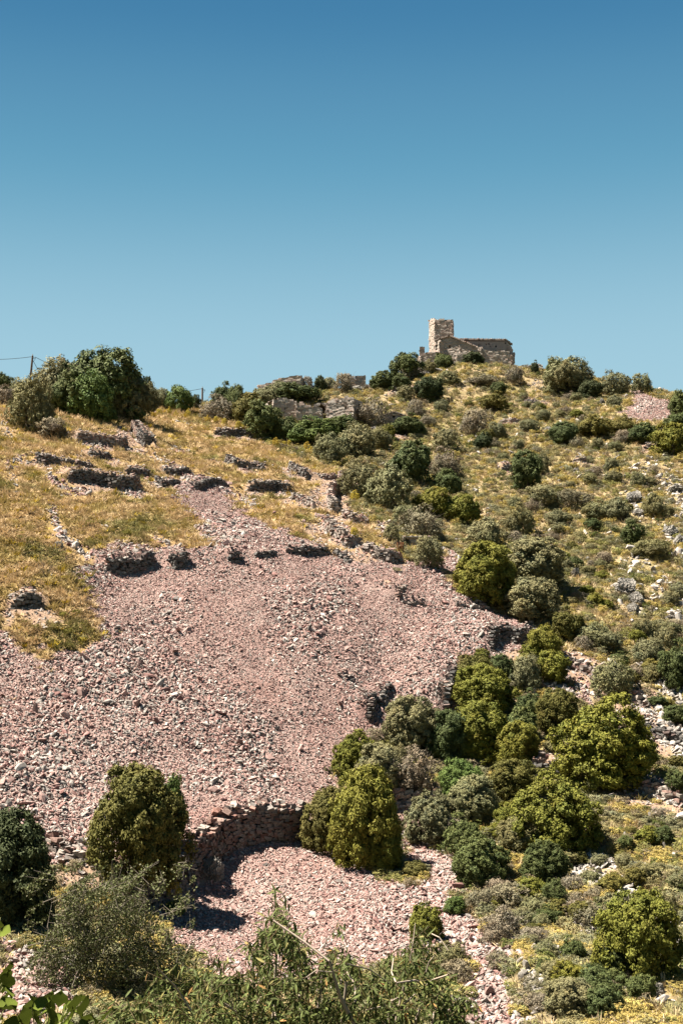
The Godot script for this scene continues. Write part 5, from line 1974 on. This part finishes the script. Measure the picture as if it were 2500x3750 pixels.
	while made < 240:
		var p := place(rnd(-10, 340), rnd(3450, 3740))
		if region_at(p.x, p.z) != 1:
			continue
		made += 1
		var ox := []
		var oc := []
		lay_stone(p.x, p.z, rnd(0.2, 0.38), 0.5, ox, oc)
		var w := rng.randf()
		var pick := 0 if w < 0.32 else 1 if w < 0.46 else 2 if w < 0.68 else 3 if w < 0.76 else 4 if w < 0.9 else 5
		var o := part("stone", rocks[rng.randi() % 6], stone_mats[pick], self, ox[0])
		o.name = numbered("stone")
		tag(o, "angular broken stone in the near heap at the lower left", "stone", "broken stones of the lower left heap")


# ------------------------------------------------------------------ grass and low scrub
func build_cover() -> void:
	rng.seed = 2100
	var straw := [tuft_mesh(51, 16, 0.5, 0.035, 0.4), tuft_mesh(52, 12, 0.38, 0.045, 0.55)]
	var gx := [[], []]
	var gc := [[], []]
	var cx := [[], []]
	var cc := [[], []]
	var z := -44.0
	while z > -300.0:
		var half := 0.275 * -z + 7.0
		var step := clampf(-z / 300.0, 0.26, 0.75)
		var x := -half
		while x < half:
			var px := x + rnd(-0.5, 0.5) * step
			var pz := z + rnd(-0.5, 0.5) * step
			var r := region_at(px, pz)
			if r == 1 and rng.randf() < 0.16 and region_at(px + rnd(-1.6, 1.6), pz + rnd(-2.0, 2.0)) == 2:
				r = 2
			var m := patch_noise.get_noise_2d(px * 1.5, pz * 1.5)
			var m2 := patch_noise.get_noise_2d(px * 4.0 + 90.0, pz * 4.0)
			if r == 2:
				var t := rnd(0.8, 1.2) * REFLECT
				var c := Color(0.64, 0.475, 0.28)
				if m2 > 0.12:
					c = Color(0.48, 0.375, 0.165)
				if m > 0.22:
					c = c.lerp(Color(0.25, 0.245, 0.09), clampf((m - 0.22) * 4.0, 0.0, 0.8))
				if rng.randf() < 0.05:
					c = Color(0.50, 0.36, 0.04)
				var i := rng.randi() % 2
				var s := rnd(0.6, 1.25) * (0.85 + step)
				gx[i].append(Transform3D(Basis(Vector3.UP, rnd(0, TAU)).scaled_local(Vector3(s, s * rnd(0.5, 0.85), s)), Vector3(px, height(px, pz) - 0.03, pz)))
				gc[i].append(c * t)
				if m > 0.05 and rng.randf() < 0.05:
					var k := rng.randi() % 2
					var w := rnd(0.35, 0.8)
					cx[k].append(Transform3D(Basis(Vector3.UP, rnd(0, TAU)).scaled_local(Vector3(w, w * 0.6, w)), Vector3(px, height(px, pz) - 0.06, pz)))
					cc[k].append(Color(0.22, 0.20, 0.05) * t if rng.randf() < 0.6 else Color(0.36, 0.28, 0.05) * t)
			elif r == 3:
				var t := rnd(0.75, 1.25) * 0.78
				var u := rng.randf()
				if u < 0.42:
					var i := rng.randi() % 2
					var s := rnd(0.6, 1.2) * (0.85 + step)
					var c := Color(0.50, 0.39, 0.23) if m2 > -0.05 else Color(0.37, 0.33, 0.14)
					gx[i].append(Transform3D(Basis(Vector3.UP, rnd(0, TAU)).scaled_local(Vector3(s, s * 0.75, s)), Vector3(px, height(px, pz) - 0.03, pz)))
					gc[i].append(c * t)
				elif u < 0.80:
					var k := rng.randi() % 2
					var w := rnd(0.35, 0.95) * (0.7 + step * 0.8)
					var c := Color(0.28, 0.245, 0.12)
					if m2 > 0.15:
						c = Color(0.37, 0.29, 0.095)
					elif m2 < -0.18:
						c = Color(0.21, 0.20, 0.115)
					elif m < -0.1:
						c = Color(0.25, 0.235, 0.085)
					if rng.randf() < 0.12:
						c = Color(0.21, 0.17, 0.11)
					if rng.randf() < 0.06:
						c = Color(0.10, 0.115, 0.035)
					cx[k].append(Transform3D(Basis(Vector3.UP, rnd(0, TAU)).scaled_local(Vector3(w, w * rnd(0.5, 0.8), w)), Vector3(px, height(px, pz) - 0.08, pz)))
					cc[k].append(c * t)
			x += step
		z -= step
	var g := thing("dry_grass", Vector3.ZERO, "dry straw-coloured grass covering the terraces and slopes", "grass")
	g.set_meta("kind", "stuff")
	for i in 2:
		scatter("tufts", straw[i], M.grass, gx[i], gc[i], g)
	var s := thing("low_scrub", Vector3.ZERO, "yellow and olive cushion scrub covering the right hillside", "scrub")
	s.set_meta("kind", "stuff")
	for i in 2:
		scatter("cushions", crowns.low[i], M.grass, cx[i], cc[i], s)
	print("grass ", gx[0].size() + gx[1].size(), " cushions ", cx[0].size() + cx[1].size(), " tris ", tris)
